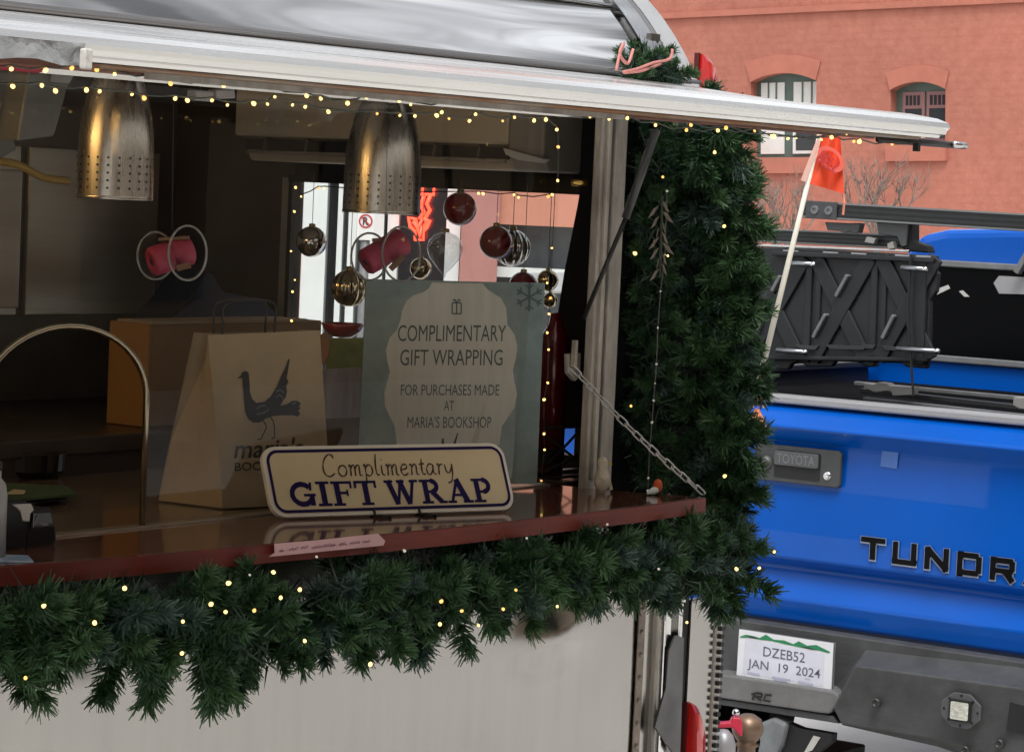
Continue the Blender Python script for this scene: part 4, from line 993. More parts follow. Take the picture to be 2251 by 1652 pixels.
# ================================================================== blue pickup
YC = oX(1757, 1022, XT).y                   # its centre line
HWT = 0.83
tk = thing('pickup_truck', 'blue pickup truck with rack, traction board and grey steel bumper', 'truck', (8.5, YC, 0))
BLUE = mat('blue car paint', (0.0, 0.085, 0.45), 0.26, 0.0, coat=0.45, spec=0.15, var=0.07, vscale=3, bump=0.03, bscale=2.0, bdist=0.03, bdetail=1.0)
STB = mat('grey textured steel', (0.070, 0.072, 0.074), 0.55, 0.2, var=0.28, vscale=9, bump=0.25, bscale=160, bdist=0.004, detail=9)
STL = mat('grey steel light', (0.155, 0.155, 0.155), 0.5, 0.2, var=0.22, vscale=9, bump=0.2, bscale=160, bdist=0.004)
def zx(y, x=1850, X=XT): return oX(x, y, X).z
zz = zx
prof_t = [(0.03, zz(898)), (0.0, zz(905)), (-0.004, zz(907)), (-0.055, zz(940)), (-0.060, zz(946)), (-0.056, zz(950)), (-0.012, zz(982)), (-0.010, zz(990)), (-0.014, zz(1080)), (-0.022, zz(1180)), (-0.024, zz(1236)), (-0.020, zz(1242)), (0.022, zz(1260)), (0.022, zz(1266)), (-0.016, zz(1326)), (-0.018, zz(1332)), (-0.006, zz(1376)), (0.006, zz(1386)), (0.05, zz(1388))]
mb = MB(); nn = len(prof_t); ys = [YC + HWT, YC - HWT]
ys = [YC + HWT - 2 * HWT * i / 16 for i in range(17)]
mb.add([(XT + dx, y, z) for y in ys for dx, z in prof_t], [(k * nn + i, k * nn + i + 1, (k + 1) * nn + i + 1, (k + 1) * nn + i) for k in range(16) for i in range(nn - 1)])
tg = mb.build('tailgate', BLUE, tk, bevel=0)
for p in tg.data.polygons: p.use_smooth = False
bv = tg.modifiers.new('bevel', 'BEVEL'); bv.width = 0.004; bv.segments = 3; bv.limit_method = 'ANGLE'; bv.angle_limit = R(12)
MB().box((XT - 0.012, YC - HWT, zz(898)), (XT + 0.06, YC + HWT, zz(880))).build('top_cap', mat('grey cap', (0.33, 0.33, 0.34), 0.45, 0.2), tg, bevel=0.005)
# handle bezel
TFm = Fr(oX(1757, 1022, XT - 0.018), (0, -1, 0), (0, 0, 1))
def tab(x, y, X=XT - 0.018): p = oX(x, y, X); return (-(p.y - TFm.o.y), p.z - TFm.o.z)
def tp(a, b, c=0.0): return TFm.o + V((-c, -a, b))
k_ = (tab(1852, 1060)[0] - tab(1664, 1030)[0])
bx0, bx1 = tab(1664, 1010)[0], tab(1853, 1030)[0]
by0, by1 = tab(1757, 1062)[1], tab(1757, 981)[1]
GB = mat('charcoal bezel', (0.055, 0.058, 0.06), 0.45, var=0.15, vscale=30)
hd_ = MB().prism([tp(a, b, 0) for a, b in rrect(bx0, by0, bx1, by1, 0.012)], (-0.012, 0, 0)).build('handle_bezel', GB, tg, bevel=0.003)
hx0, hx1 = tab(1708, 1010)[0], tab(1808, 1030)[0]
MB().prism([tp(a, b, .0125) for a, b in rrect(hx0, by0 + .012, hx1, by1 - .012, 0.008)], (-0.001, 0, 0)).build('handle_recess', BLACK, hd_)
MB().prism([tp(a, b, .0135) for a, b in rrect(hx0 + .003, by1 - .052, hx1 - .003, by1 - .014, 0.006)], (-0.008, 0, 0)).build('handle', mat('dark grey handle', (0.085, 0.09, 0.095), 0.45), hd_, bevel=0.002)
HF = Fr(tp(0, 0, .0220), (0, -1, 0), (0, 0, 1)); HF.n = V((-1, 0, 0))
tt = MB(); text(tt, 'TOYOTA', HF, hx0 + .012, hx1 - .012, by1 - .045, .024, 0.0006, bold=0.01); tt.build('lettering', mat('letter relief', (0.16, 0.165, 0.17), 0.4), hd_, raw=True)
ca, cb_ = tab(1688, 1016)
MB().lathe(tp(ca, cb_, .012), (-1, 0, 0), [(.020, 0), (.019, .008), (.013, .014), (.012, .012), (0, .012)], 20).build('camera_lens', mat('lens housing', (0.12, 0.125, 0.13), 0.25), hd_, smooth=True)
ca, cb_ = tab(1823, 1045)
MB().lathe(tp(ca, cb_, .012), (-1, 0, 0), [(.012, 0), (.011, .003), (.007, .004), (0, .004)], 16).build('key_lock', CHROME, hd_, smooth=True)
st_ = [tab(*q, XT - .013) for q in ((1936, 1024), (1972, 1030), (1977, 982), (1941, 977))]
MB().prism([V((XT - .0135, TFm.o.y - a, TFm.o.z + b)) for a, b in st_], (-.001, 0, 0)).build('faded_sticker', mat('faded sticker', (0.07, 0.18, 0.52), 0.4), tg)
# TUNDRA lettering, each letter a part
BLK = {
 'T': [('L', 0, .88, 1, .88, .24), ('L', .5, 0, .5, .98, .26)],
 'U': [('L', .12, 1, .12, .12, .24), ('L', .02, .12, .98, .12, .24), ('L', .88, 1, .88, .12, .24)],
 'N': [('L', .12, 0, .12, 1, .24), ('L', .1, .93, .9, .07, .26), ('L', .88, 0, .88, 1, .24)],
 'D': [('L', .12, 0, .12, 1, .24), ('L', .04, .88, .85, .88, .24), ('L', .04, .12, .85, .12, .24), ('L', .88, .14, .88, .86, .24)],
 'R': [('L', .12, 0, .12, 1, .24), ('L', .04, .88, .9, .88, .24), ('L', .12, .44, .9, .44, .22), ('L', .88, .46, .88, .88, .24), ('L', .6, .44, .92, 0, .26)],
 'A': [('L', .1, 0, .42, .98, .24), ('L', .58, .98, .9, 0, .24), ('L', .2, .3, .8, .3, .2), ('L', .36, .9, .64, .9, .2)],
}
LB = mat('black gloss letters', (0.004, 0.004, 0.005), 0.35, spec=0.12)
pA = tab(1893, 1226, XT - 0.024); pB = tab(2175, 1272, XT - 0.024)
lw = tab(1946, 1190)[0] - tab(1893, 1190)[0]
step = (tab(2176, 1270)[0] - tab(1893, 1226)[0]) / 4
lh = 0.058
for i, chr_ in enumerate('TUNDRA'):
    a0 = pA[0] + step * i; b0 = pA[1] + (pB[1] - pA[1]) * i / 4
    F_ = Fr(V((XT - 0.026, TFm.o.y - a0, TFm.o.z + b0)), (0, -1, 0), (0, 0, 1)); F_.n = V((-1, 0, 0))
    for dz, mm, ex in ((0.004, LB, 1.0),):
        m_ = MB(); lay = 0
        for q in BLK[chr_]:
            lay += 1
            x0, y0, x1, y1, w_ = q[1] * lw, q[2] * lh, q[3] * lw, q[4] * lh, q[5] * lh
            m_.beam(F_.p(x0, y0, .001 + lay * .0002), F_.p(x1, y1, .001 + lay * .0002), w_, 0.006, up=(-1, 0, 0)) if False else m_.obox((F_.p(x0, y0, .002 + lay * .0002) + F_.p(x1, y1, .002 + lay * .0002)) / 2, (F_.p(x1, y1) - F_.p(x0, y0)) / 2, (F_.p(x1, y1) - F_.p(x0, y0)).cross(F_.n).normalized() * (w_ / 2), F_.n * .003)
        L_ = m_.build('letter', mm, tg)
    m2 = MB()
    for q in BLK[chr_]:
        x0, y0, x1, y1, w_ = q[1] * lw, q[2] * lh, q[3] * lw, q[4] * lh, q[5] * lh + .005
        d = (F_.p(x1, y1) - F_.p(x0, y0)); e_ = d.normalized() * .0025
        m2.obox((F_.p(x0, y0 - .0015, .0012) + F_.p(x1, y1 - .0015, .0012)) / 2, d / 2 + e_, d.cross(F_.n).normalized() * (w_ / 2), F_.n * .0012)
    m2.build('letter_outline', mat('silver outline', (0.42, 0.48, 0.58), 0.3, 0.6), L_)
# number plate and bumper
XBp = XT - 0.10
def B(x, y, dx=0): return oX(x, y, XBp + dx)
bm_ = thing('tmp', 'x', 'x'); bpy.data.objects.remove(bm_)
bumper = MB().prism([B(1560, 1352, .05), B(2300, 1462, .05), B(2300, 1520, .05), B(1880, 1520, .05), B(1560, 1480, .05)], (0.08, 0, 0)).build('bumper', STB, tk, bevel=0.004)
MB().prism([B(1560, 1330, .10), B(2300, 1440, .10), B(2300, 1470, .10), B(1560, 1360, .10)], (0.05, 0, 0)).build('sill_gap', mat('dark blue gap', (0.004, 0.012, 0.04), 0.5), bumper)
# centre step under the plate
MB().prism([B(1560, 1478, -.03), B(1620, 1486, -.03), B(1832, 1519, -.03), B(1842, 1526, -.03), B(1846, 1540, -.03), B(1822, 1568, -.03), B(1800, 1566, -.03), B(1560, 1530, -.03)], (0.10, 0, 0)).build('step_plate', STL, bumper, bevel=0.005)
MB().prism([B(1560, 1531, -.02), B(1800, 1567, -.02), B(1830, 1572, -.02), B(1845, 1590, -.02), B(1560, 1545, -.02)], (0.10, 0, 0)).build('lower_lip', STB, bumper, bevel=0.004)
# right wing: a faceted box
wing = MB()
f_ = [B(1880, 1462, -.05), B(2300, 1520, -.05), B(2300, 1690, -.03), B(2060, 1625, -.03), B(1850, 1590, -.03), B(1832, 1556, -.03)]
t_ = [B(1905, 1424, .06), B(2300, 1468, .06)]
s_ = B(1836, 1506, .06)
b_b = [B(2300, 1720, .12), B(2060, 1640, .12), B(1850, 1592, .12)]
wing.add(f_ + t_ + [s_] + b_b, [(0, 1, 2, 3, 4, 5), (6, 7, 1, 0), (6, 0, 5, 8), (2, 9, 10, 3), (3, 10, 11, 4), (4, 11, 8, 5), (6, 8, 11, 10, 9, 7)])
wg = wing.build('bumper_wing', STB, bumper, bevel=0.004)
for px in ((1925, 1544), (2196, 1634), (2120, 1648)):
    MB().lathe(B(px[0], px[1], -.05), (-1, 0, 0), [(.012, -.01), (.012, .004), (.008, .006), (.007, .002), (0, .002)], 12).build('bolt', mat('bolt steel', (0.07, 0.07, 0.07), 0.4, 0.6), bumper, smooth=True)
# work light
lc = B(2115, 1560, -.052)
oct_ = [(0.058 * math.cos(R(22.5 + 45 * i)) * (1.0), 0.047 * math.sin(R(22.5 + 45 * i))) for i in range(8)]
wl_ = MB().prism([lc + V((0, -a, b)) for a, b in oct_], (-0.008, 0, 0)).build('work_light', mat('light housing', (0.13, 0.13, 0.135), 0.4, 0.5), bumper, bevel=0.002)
MB().prism([lc + V((-.009, -a, b)) for a, b in rrect(-.030, -.027, .030, .027, .006)], (-0.006, 0, 0)).build('lens_frame', BLACK, wl_)
MB().prism([lc + V((-.0155, -a, b)) for a, b in rrect(-.024, -.022, .024, .022, .004)], (-0.002, 0, 0)).build('lens', mat('clear lens', (0.55, 0.55, 0.48), 0.15, var=0.25, vscale=80, bump=0.5, bscale=120), wl_)
for i in range(8):
    a = R(45 * i); MB().lathe(lc + V((-.008, -.046 * math.cos(a), .038 * math.sin(a))), (-1, 0, 0), [(.004, 0), (.003, .002), (0, .002)], 8).build('screw', BLACK, wl_)
MB().prism([B(*q, -.045) for q in ((2222, 1524), (2300, 1532), (2300, 1620), (2212, 1606))], (0.03, 0, 0)).build('light_recess', BLACK, bumper)
# plate
PFm = Fr(B(1725, 1450, -.005), (0, -1, 0), (0, 0, 1)); PFm.n = V((-1, 0, 0))
cor = [PFm.ab(*q) for q in ((1619, 1483), (1827, 1516), (1832, 1413), (1625, 1382))]
MB().prism([PFm.p(*q, -.01) for q in cor], (0.004, 0, 0)).build('plate_recess', GREY, bumper)
plate = MB().prism([PFm.p(*q, 0) for q in cor], (0.002, 0, 0)).build('number_plate', mat('white plate', (0.74, 0.75, 0.78), 0.35), tk)
def pl(cx, cy): return PFm.ab(1496 + cx / 2.98, 1101 + cy / 2.98)
inn = [pl(*q) for q in ((425, 895), (945, 1000), (935, 1215), (405, 1125))]
MB().face([PFm.p(*q, .0005) for q in inn]).build('paper_permit', mat('permit paper', (0.66, 0.67, 0.76), 0.4, var=0.06, vscale=14), plate, raw=True)
MB().face([PFm.p(*pl(*q), .0009) for q in ((390, 885), (430, 872), (480, 882), (520, 895), (560, 872), (610, 905), (680, 910), (740, 935), (775, 915), (830, 945), (890, 940), (980, 985), (975, 995), (900, 975), (840, 968), (780, 955), (700, 938), (600, 915), (520, 905), (440, 892), (392, 892))]).build('mountain_band', mat('green print', (0.02, 0.22, 0.09), 0.5), plate, raw=True)
MB().face([PFm.p(*pl(*q), .0012) for q in ((440, 880), (478, 884), (520, 900), (450, 893))]).build('mountain_shade', mat('dark green print', (0.03, 0.06, 0.04), 0.5), plate, raw=True)
MB().face([PFm.p(*pl(*q), .0012) for q in ((790, 950), (840, 955), (900, 975), (850, 970))]).build('mountain_shade', mat('dark green print', (0.03, 0.06, 0.04), 0.5), plate, raw=True)
for a_, b_, w_ in (((440, 1120), (520, 1138), .006), ((600, 1150), (720, 1170), .005), ((770, 1180), (870, 1200), .006), ((815, 1160), (850, 1167), .004), ((610, 1163), (700, 1180), .003)):
    t9 = MB(); ribbon(t9, PFm, [pl(*a_), pl(*b_)], w_, .0011); t9.build('small_print', mat('faint plate print', (0.46, 0.47, 0.60), 0.5), plate, raw=True)
PIN = mat('plate ink', (0.12, 0.12, 0.17), 0.5)
for s, xa, ya, xb, yb, hh in (('DZEB52', 542, 1012, 815, 1057, 62), ('JAN  19  2024', 440, 1086, 915, 1158, 56)):
    a0, b0 = pl(xa, ya); a1, b1 = pl(xb, yb); _, bt__ = pl(xa, ya - hh)
    t2 = MB(); text(t2, s, PFm, a0, a1, b0, bt__ - b0, .0012, dy=b1 - b0, bold=0.004); t2.build('lettering', PIN, plate, raw=True)
RF = Fr(B(1680, 1530, -.034), (0, -1, 0), (0, 0, 1)); RF.n = V((-1, 0, 0))
rc_ = MB()
for pts in (((1652, 1525), (1664, 1522), (1676, 1524)), ((1676, 1524), (1674, 1531), (1656, 1529)), ((1660, 1523), (1654, 1537)), ((1664, 1531), (1674, 1539)), ((1697, 1527), (1684, 1526), (1679, 1538), (1694, 1541))):
    ribbon(rc_, RF, [RF.ab(*q) for q in pts], .0065, .001 + .0001 * len(pts))
rc_.build('lettering', BLACK, bumper, raw=True)
# hitch and things under the bumper
ht = MB().box(tuple(oX(1700, 1640, XT - .12) + V((0, -.05, -.1))), tuple(oX(1700, 1600, XT + .3) + V((0, .05, 0)))).build('hitch_receiver', BLACK, tk, bevel=0.005)
MB().prism([B(*q, -.02) for q in ((1660, 1592), (1700, 1575), (1728, 1590), (1716, 1640), (1690, 1690), (1655, 1690), (1668, 1630))], (0.05, 0, 0)).build('grey_cover', mat('grey rubber', (0.20, 0.215, 0.225), 0.6, var=0.25, vscale=10), ht, bevel=0.01)
MB().prism([B(*q, 0) for q in ((1725, 1585), (1760, 1600), (1830, 1612), (1828, 1630), (1800, 1652), (1720, 1700), (1715, 1640))], (0.03, 0, 0)).build('recovery_bracket', BLACK, ht, bevel=0.003)
MB().prism([B(*q, -.004) for q in ((1788, 1616), (1803, 1620), (1785, 1648), (1766, 1655))], (0.003, 0, 0)).build('bracket_slot', mat('pale slot', (0.5, 0.49, 0.46), 0.7), ht)
MB().lathe(oD(1640, 1670, 6.3), (0, 0, 1), [(.022, 0), (.020, .03), (.03, .035), (.020, .04), (.024, .046), (.034, .062), (.036, .074), (.030, .094), (.014, .104), (0, .106)], 20).build('hitch_ball', mat('rusty ball', (0.24, 0.16, 0.11), 0.4, 0.5, var=0.2, vscale=30), ht, smooth=True)
lkk = thing('coupler_lock', 'pink red coupler lock with silver key pin by the tow ball', 'lock', oD(1600, 1630, 6.1))
MB().prism([oD(*q, 6.1) for q in ((1576, 1588), (1606, 1586), (1610, 1576), (1628, 1576), (1632, 1590), (1632, 1618), (1626, 1616), (1610, 1598), (1580, 1600))], FWD * .03).build('lock_body', mat('pink red plastic', (0.62, 0.03, 0.07), 0.35), lkk, bevel=0.003)
MB().ball(oD(1618, 1565, 6.11), .0085, 8).build('key_pin', CHROME, lkk, smooth=True)
MB().tube([oD(1618, 1580, 6.11), oD(1618, 1565, 6.11)], .004, 8).build('pin_stem', CHROME, lkk)
MB().lathe(oD(1588, 1665, 6.1), (0, 0, 1), [(.028, 0), (.028, .03), (.022, .05), (.010, .062), (0, .064)], 16).build('coupler_cup', mat('grey cast', (0.38, 0.38, 0.40), 0.4, 0.4), lkk, smooth=True)
# bed sides and bed
for s in (1, -1):
    yy = YC + s * (HWT + 0.005)
    MB().box((XT, yy, 0.75), (XT + 1.95, yy + s * 0.10, zz(905))).build('bed_side', BLUE, tk, bevel=0.02)
    MB().box((XT + .02, yy - s * 0.03, zz(905) + .001), (XT + 1.95, yy + s * .09, zz(905) + .022)).build('bed_rail', PLASTIC, tk, bevel=0.005)
    MB().box((XT + .03, YC + s * (HWT + .004), 0.55), (XT + 1.9, YC + s * (HWT + .004) - s * .012, zz(905))).build('bed_lining', BLACK, tk)
MB().box((XT + .06, YC - HWT, .88), (XT + 1.9, YC + HWT, .92)).build('bed_floor', BLACK, tk)
MB().box((XT + .2, YC - HWT + .05, .92), (XT + 1.85, YC + HWT - .05, zz(935))).build('load_cover', mat('black load', (0.006, 0.006, 0.007), 0.95, var=0.3, vscale=3, spec=0.02), tk, bevel=.03)
# crossing rails over the bed
for (a, b, w, h, X, mm) in (((1880, 842), (2320, 882), .02, .012, 7.4, GREY), ((1896, 858), (2320, 903), .03, .014, 7.2, PLASTIC), ((1900, 875), (2320, 920), .02, .008, 7.15, GREY)):
    MB().beam(oX(*a, X), oX(*b, X), w, h).build('cross_rail', mm, tk, bevel=.002)
MB().prism([oX(*q, 7.1) for q in ((1896, 842), (1920, 845), (1930, 840), (1948, 842), (1956, 848), (2006, 850), (2004, 868), (1962, 870), (1958, 858), (1922, 862), (1900, 852))], (.04, 0, 0)).build('rail_clamp', mat('pale clamp', (0.36, 0.35, 0.33), 0.4, 0.4), tk, bevel=.002)
MB().prism([oX(*q, 7.0) for q in ((2228, 872), (2300, 876), (2300, 905), (2240, 898), (2226, 890))], (.04, 0, 0)).build('rail_clamp', mat('pale clamp', (0.36, 0.35, 0.33), 0.4, 0.4), tk, bevel=.002)
# cab
XCb = XT + 1.98
zr = oX(2150, 503, XCb).z; zw = oX(2150, 575, XCb).z; zbs = oX(2150, 800, XCb).z; zbb = oX(2150, 840, XCb).z
def cabsec(w, z): return [(YC + w, z), (YC - w, z)]
cab = [(0.90, 0.75), (0.92, zbb), (0.90, zbs), (0.76, zw), (0.70, zr - .03), (0.60, zr - .006), (0.3, zr + .012), (0, zr + .016)]
poly = [(XCb, YC + w, z) for w, z in cab] + [(XCb, YC - w, z) for w, z in reversed(cab[:-1])]
MB().prism(poly, (1.7, 0, 0)).build('cab', BLUE, tk, bevel=.03, seg=3)
glass_ = [(0.82, zbs + .01), (0.70, zw - .012), (-0.70, zw - .012), (-0.82, zbs + .01)]
rg = MB().prism([(XCb - .003, YC + w, z) for w, z in glass_], (-.006, 0, 0)).build('rear_window', mat('dark tinted glass', (0.003, 0.0033, 0.004), 0.2, spec=0.06), tk)
for (a, b) in ((0, 1), (1, 2), (2, 3), (3, 0)):
    MB().beam((XCb - .008, YC + glass_[a][0], glass_[a][1]), (XCb - .008, YC + glass_[b][0], glass_[b][1]), .02, .022).build('window_seal', GREY, rg, bevel=.004)
MB().prism([oX(*q, XCb - .012) for q in ((2184, 622), (2196, 606), (2300, 612), (2300, 648), (2196, 645))], (.003, 0, 0)).build('painted_sunlit_headliner', mat('sunlit headliner tone', (0.33, 0.33, 0.34), 0.7), rg)  # pale patch on the glass, the headliner's sunlight painted into its colour
for q in (((2046, 640), (2084, 626), (2088, 634), (2050, 652)), ((2108, 640), (2116, 638), (2130, 652), (2120, 652))):
    MB().prism([oX(*k, XCb - .013) for k in q], (.003, 0, 0)).build('glass_sticker', mat('pale sticker', (0.5, 0.5, 0.48), 0.5), rg)
MB().beam(oX(2236, 600, XCb - .05), oX(2270, 540, XCb - .05), .03, .02).build('antenna_mount', GREY, tk, bevel=.003)
# bed rack: two extruded bars, brackets and the traction board
RX = 7.05
def rbar(a, b, X, h, name, groove=True):
    p0, p1 = oX(*a, X), oX(*b, X)
    o_ = MB().beam(p0, p1, .05, h).build(name, mat('rack grey', (0.05, 0.053, 0.055), 0.4, 0.4, var=0.1, vscale=20), tk, bevel=.004)
    if groove:
        for t in (-.28, .02, .30):
            MB().beam(p0 + V((-.0265, 0, h * t)), p1 + V((-.0265, 0, h * t)), .004, h * .10).build('groove', BLACK, o_)
        for t in (-.42, .45):
            MB().beam(p0 + V((-.027, 0, h * t)), p1 + V((-.027, 0, h * t)), .005, h * .10).build('ridge', mat('rack ridge', (0.22, 0.23, 0.23), 0.4, 0.5), o_)
    return o_
rb = rbar((1772, 460), (2330, 494), RX, .048, 'rack_bar')
e0 = oX(1772, 460, RX - .03); e1 = oX(1840, 464, RX - .03)
MB().beam(e0, e1, .006, .05).build('bar_end', GB, rb, bevel=.002)
for f in (.3, .75):
    MB().lathe(e0.lerp(e1, f) + V((-.003, 0, 0)), (-1, 0, 0), [(.013, 0), (.012, .004), (.006, .004), (.006, .001), (0, .001)], 12).build('end_bolt', GREY, rb)
r2 = rbar((1640, 515), (1995, 532), RX + .05, .040, 'rack_bar')
for q in (((1812, 488), (1876, 491), (1874, 508), (1852, 512), (1845, 508), (1818, 506)), ((1926, 488), (1996, 491), (1992, 540), (1980, 542), (1972, 520), (1930, 514)), ((1872, 490), (1892, 490), (1886, 512), (1868, 512))):
    MB().prism([oX(*k, RX + .01) for k in q], (.03, 0, 0)).build('rack_bracket', mat('bracket grey', (0.12, 0.125, 0.13), 0.45), tk, bevel=.003)
MB().prism([oX(*k, RX + .02) for k in ((1988, 490), (2004, 490), (2004, 530), (2034, 540), (2040, 556), (1990, 552), (1975, 540))], (.05, 0, 0)).build('rack_bracket', BLACK, tk, bevel=.004)
MB().beam(oX(1640, 538, RX), oX(2000, 552, RX), .012, .008).build('rack_rod', TRIM, tk, bevel=.002)
for q in (((1905, 520), (1925, 524), (1920, 536), (1900, 532)), ((1950, 536), (1962, 530), (1966, 546), (1952, 548))):
    MB().prism([oX(*k, RX - .01) for k in q], (.02, 0, 0)).build('rack_clip', mat('pale clamp', (0.36, 0.35, 0.33)), tk, bevel=.001)
tb = thing('traction_board', 'charcoal plastic traction board with raised crosses bolted to the truck rack', 'traction board', oX(1860, 812, RX - .03))
BX = RX - .04
TBM = mat('charcoal board', (0.013, 0.0145, 0.017), 0.5, var=0.15, vscale=12)
TBL = mat('charcoal board ridge', (0.028, 0.031, 0.035), 0.45, var=0.1, vscale=12)
def bp(x, y, d=0): return oX(x, y, BX + d)
out = [(1560, 540), (1780, 546), (1960, 556), (2058, 562), (2056, 596), (2062, 600), (2058, 640), (2044, 660), (2042, 780), (2036, 810), (1990, 806), (1984, 798), (1925, 796), (1918, 806), (1896, 804), (1890, 796), (1836, 794), (1828, 806), (1770, 806), (1764, 798), (1740, 800), (1732, 812), (1690, 812), (1560, 800)]
MB().prism([bp(*q) for q in out], (.022, 0, 0)).build('board', TBM, tb, bevel=.004)
def ridge(a, b, w, d=.016, mm=None): MB().beam(bp(*a, -d / 2), bp(*b, -d / 2), d, w, up=(1, 0, 0)).build('ridge', mm or TBM, tb, bevel=.003) if False else MB().obox((bp(*a, -d / 2) + bp(*b, -d / 2)) / 2, (bp(*b) - bp(*a)) / 2, (bp(*b) - bp(*a)).cross(V((1, 0, 0))).normalized() * (w / 2), V((d / 2, 0, 0))).build('ridge', mm or TBM, tb, bevel=.003)
for cx in (1712, 1856, 2000):
    ridge((cx - 62, 566), (cx + 46, 790), .045, .010); ridge((cx + 58, 566), (cx - 70, 790), .045, .0115)
for cx in (1640, 1786, 1930):
    ridge((cx - 6, 572), (cx - 14, 796), .022, .008); ridge((cx + 16, 574), (cx + 8, 796), .016, .007)
ridge((2024, 570), (2016, 800), .045, .014)
ridge((1700, 556), (2056, 572), .014, .024); ridge((1690, 786), (2040, 790), .012, .020)
for a, b in (((1866, 604), (1840, 652)), ((1818, 690), (1790, 742)), ((1968, 692), (1942, 744)), ((1680, 700), (1660, 742)), ((1718, 606), (1700, 640))): ridge(a, b, .011, .026, mat('pale ridge', (0.15, 0.155, 0.16), 0.45))  # a few short ridges in a paler grey
for x in (1738, 1826, 1888, 1984, 2030):
    MB().prism([bp(*q, -.012) for q in ((x - 16, 549 + (x - 1738) * .04), (x + 18, 551 + (x - 1738) * .04), (x + 14, 562 + (x - 1738) * .04), (x - 14, 560 + (x - 1738) * .04))], (-.004, 0, 0)).build('edge_lug', mat('pale lug', (0.30, 0.31, 0.33), 0.4), tb, bevel=.001)  # lugs along the top edge in a paler grey
for x, y, w in ((1862, 762, 46), (1910, 760, 18), (1960, 764, 22), (1776, 762, 26)):
    MB().prism([bp(x - w, y - 5, -.012), bp(x + w, y - 2, -.012), bp(x + w - 8, y + 7, -.012), bp(x - w + 10, y + 5, -.012)], (-.005, 0, 0)).build('edge_lug', TBL, tb, bevel=.001)
for a, b in (((1735, 578), (1788, 581)), ((1982, 588), (2034, 592)), ((1708, 769), (1770, 774)), ((1972, 766), (2060, 772))):
    o_ = MB().tube([bp(*a, -.03), bp(*b, -.035)], .0075, 8).build('mounting_pin', mat('pin steel', (0.34, 0.36, 0.38), 0.3, 0.8), tb, smooth=True)
    MB().ball(bp(*b, -.035), .009, 6).build('pin_end', CHROME, o_, smooth=True)
MB().tube([bp(2002, 560, -.03), bp(1996, 690, -.03), bp(2003, 800, -.03), bp(2008, 870, -.03)], .004, 6).build('strap', BLACK, tb)
# wheels (mostly hidden)
for X in (XT + .95, XT + 4.2):
    for s in (1, -1):
        w = MB().lathe((X, YC + s * .70, .40), (0, s, 0), [(.22, 0), (.38, 0), (.40, .03), (.40, .24), (.38, .27), (.22, .27)], 28).build('wheel', mat('tyre', (0.015, 0.015, 0.015), 0.8), tk, smooth=False)
        MB().lathe((X, YC + s * .70, .40), (0, s, 0), [(0, .2), (.2, .22), (.225, .26)], 20).build('rim', GREY, w)
MB().box((XT + .25, YC - .45, .66), (XT + 5.2, YC + .45, .78)).build('chassis', BLACK, tk)
MB().box((XT + 3.6, YC - .9, .6), (XT + 5.4, YC + .9, 1.25)).build('hood', BLUE, tk, bevel=.06)

# ================================================================== whip flag
fp = thing('whip_flag', 'orange warning flag on a white whip pole with frayed orange tassels', 'flag', oD(1664, 860, 6.2))
P0, P1 = oD(1664, 858, 6.2), oD(1806, 280, 6.2)
MB().tube([P0, P1], .0058, 10, radii=[.0068, .0052]).build('pole', mat('white pole', (0.74, 0.72, 0.62), 0.4), fp, smooth=True)
ORA = mat('orange flag cloth', (0.80, 0.075, 0.022), 0.6, var=0.05, vscale=8)
ff = MB(); fq = [(1806, 284), (1846, 284), (1852, 330), (1852, 376), (1856, 425), (1818, 408), (1775, 398)]
rows = []
for j in range(11):
    t = j / 10; xl, yl = 1805 - 30 * t, 284 + 118 * t; xr_, yr = 1846 + 10 * t, 284 + 142 * t
    rows.append([oD(xl + (xr_ - xl) * u / 8, yl + (yr - yl) * u / 8, 6.2 + .012 * math.sin(u * 1.1 + t * 3)) for u in range(9)])
ff.add([p for r__ in rows for p in r__], [(j * 9 + i, j * 9 + i + 1, (j + 1) * 9 + i + 1, (j + 1) * 9 + i) for j in range(10) for i in range(8)])
ff.build('flag_cloth', ORA, fp, smooth=True)
MB().tube([oD(1852, 420, 6.205), oD(1856, 445, 6.2), oD(1853, 472, 6.205)], .003, 6).build('torn_corner', mat('pale orange cloth', (0.75, 0.28, 0.20), 0.7), fp)
MB().prism([oD(*q, 6.19) for q in ((1804, 288), (1800, 316), (1772, 400), (1760, 396), (1790, 320))], FWD * .002).build('pole_sleeve', mat('pale pink sleeve', (0.74, 0.45, 0.38), 0.6), fp)
FFm = Fr(oD(1808, 360, 6.182), RT, UP); FFm.n = -FWD
lgm = MB(); oval = [(1812 + 34 * math.cos(R(t)) * .85 - 12 * math.sin(R(t)) * .5 + 14, 350 + 30 * math.sin(R(t)) * .8 + 22 * math.cos(R(t)) * .75) for t in range(0, 360, 12)]
def shrink(o, k): cx = sum(p[0] for p in o) / len(o); cy = sum(p[1] for p in o) / len(o); return [(cx + (x - cx) * k, cy + (y - cy) * k) for x, y in o]
ring_face(lgm, FFm, [FFm.ab(*p) for p in oval], [FFm.ab(*p) for p in shrink(oval, .68)], .001)
lgm.build('oval_logo', mat('pink print', (0.76, 0.12, 0.085), 0.6), fp, raw=True)
TFF = Fr(oD(1806, 344, 6.180), oD(1846, 374, 6.180) - oD(1806, 344, 6.180), UP); TFF.n = -FWD
tx = MB(); text(tx, 'BELL', TFF, -.006, .046, -.014, .026, .001, bold=.02); tx.build('lettering', mat('dull red print', (0.50, 0.03, 0.035), 0.6), fp, raw=True)
fr_ = mat('frayed tassel', (0.78, 0.20, 0.07), 0.8, c2=(0.70, 0.45, 0.30), vscale=60)
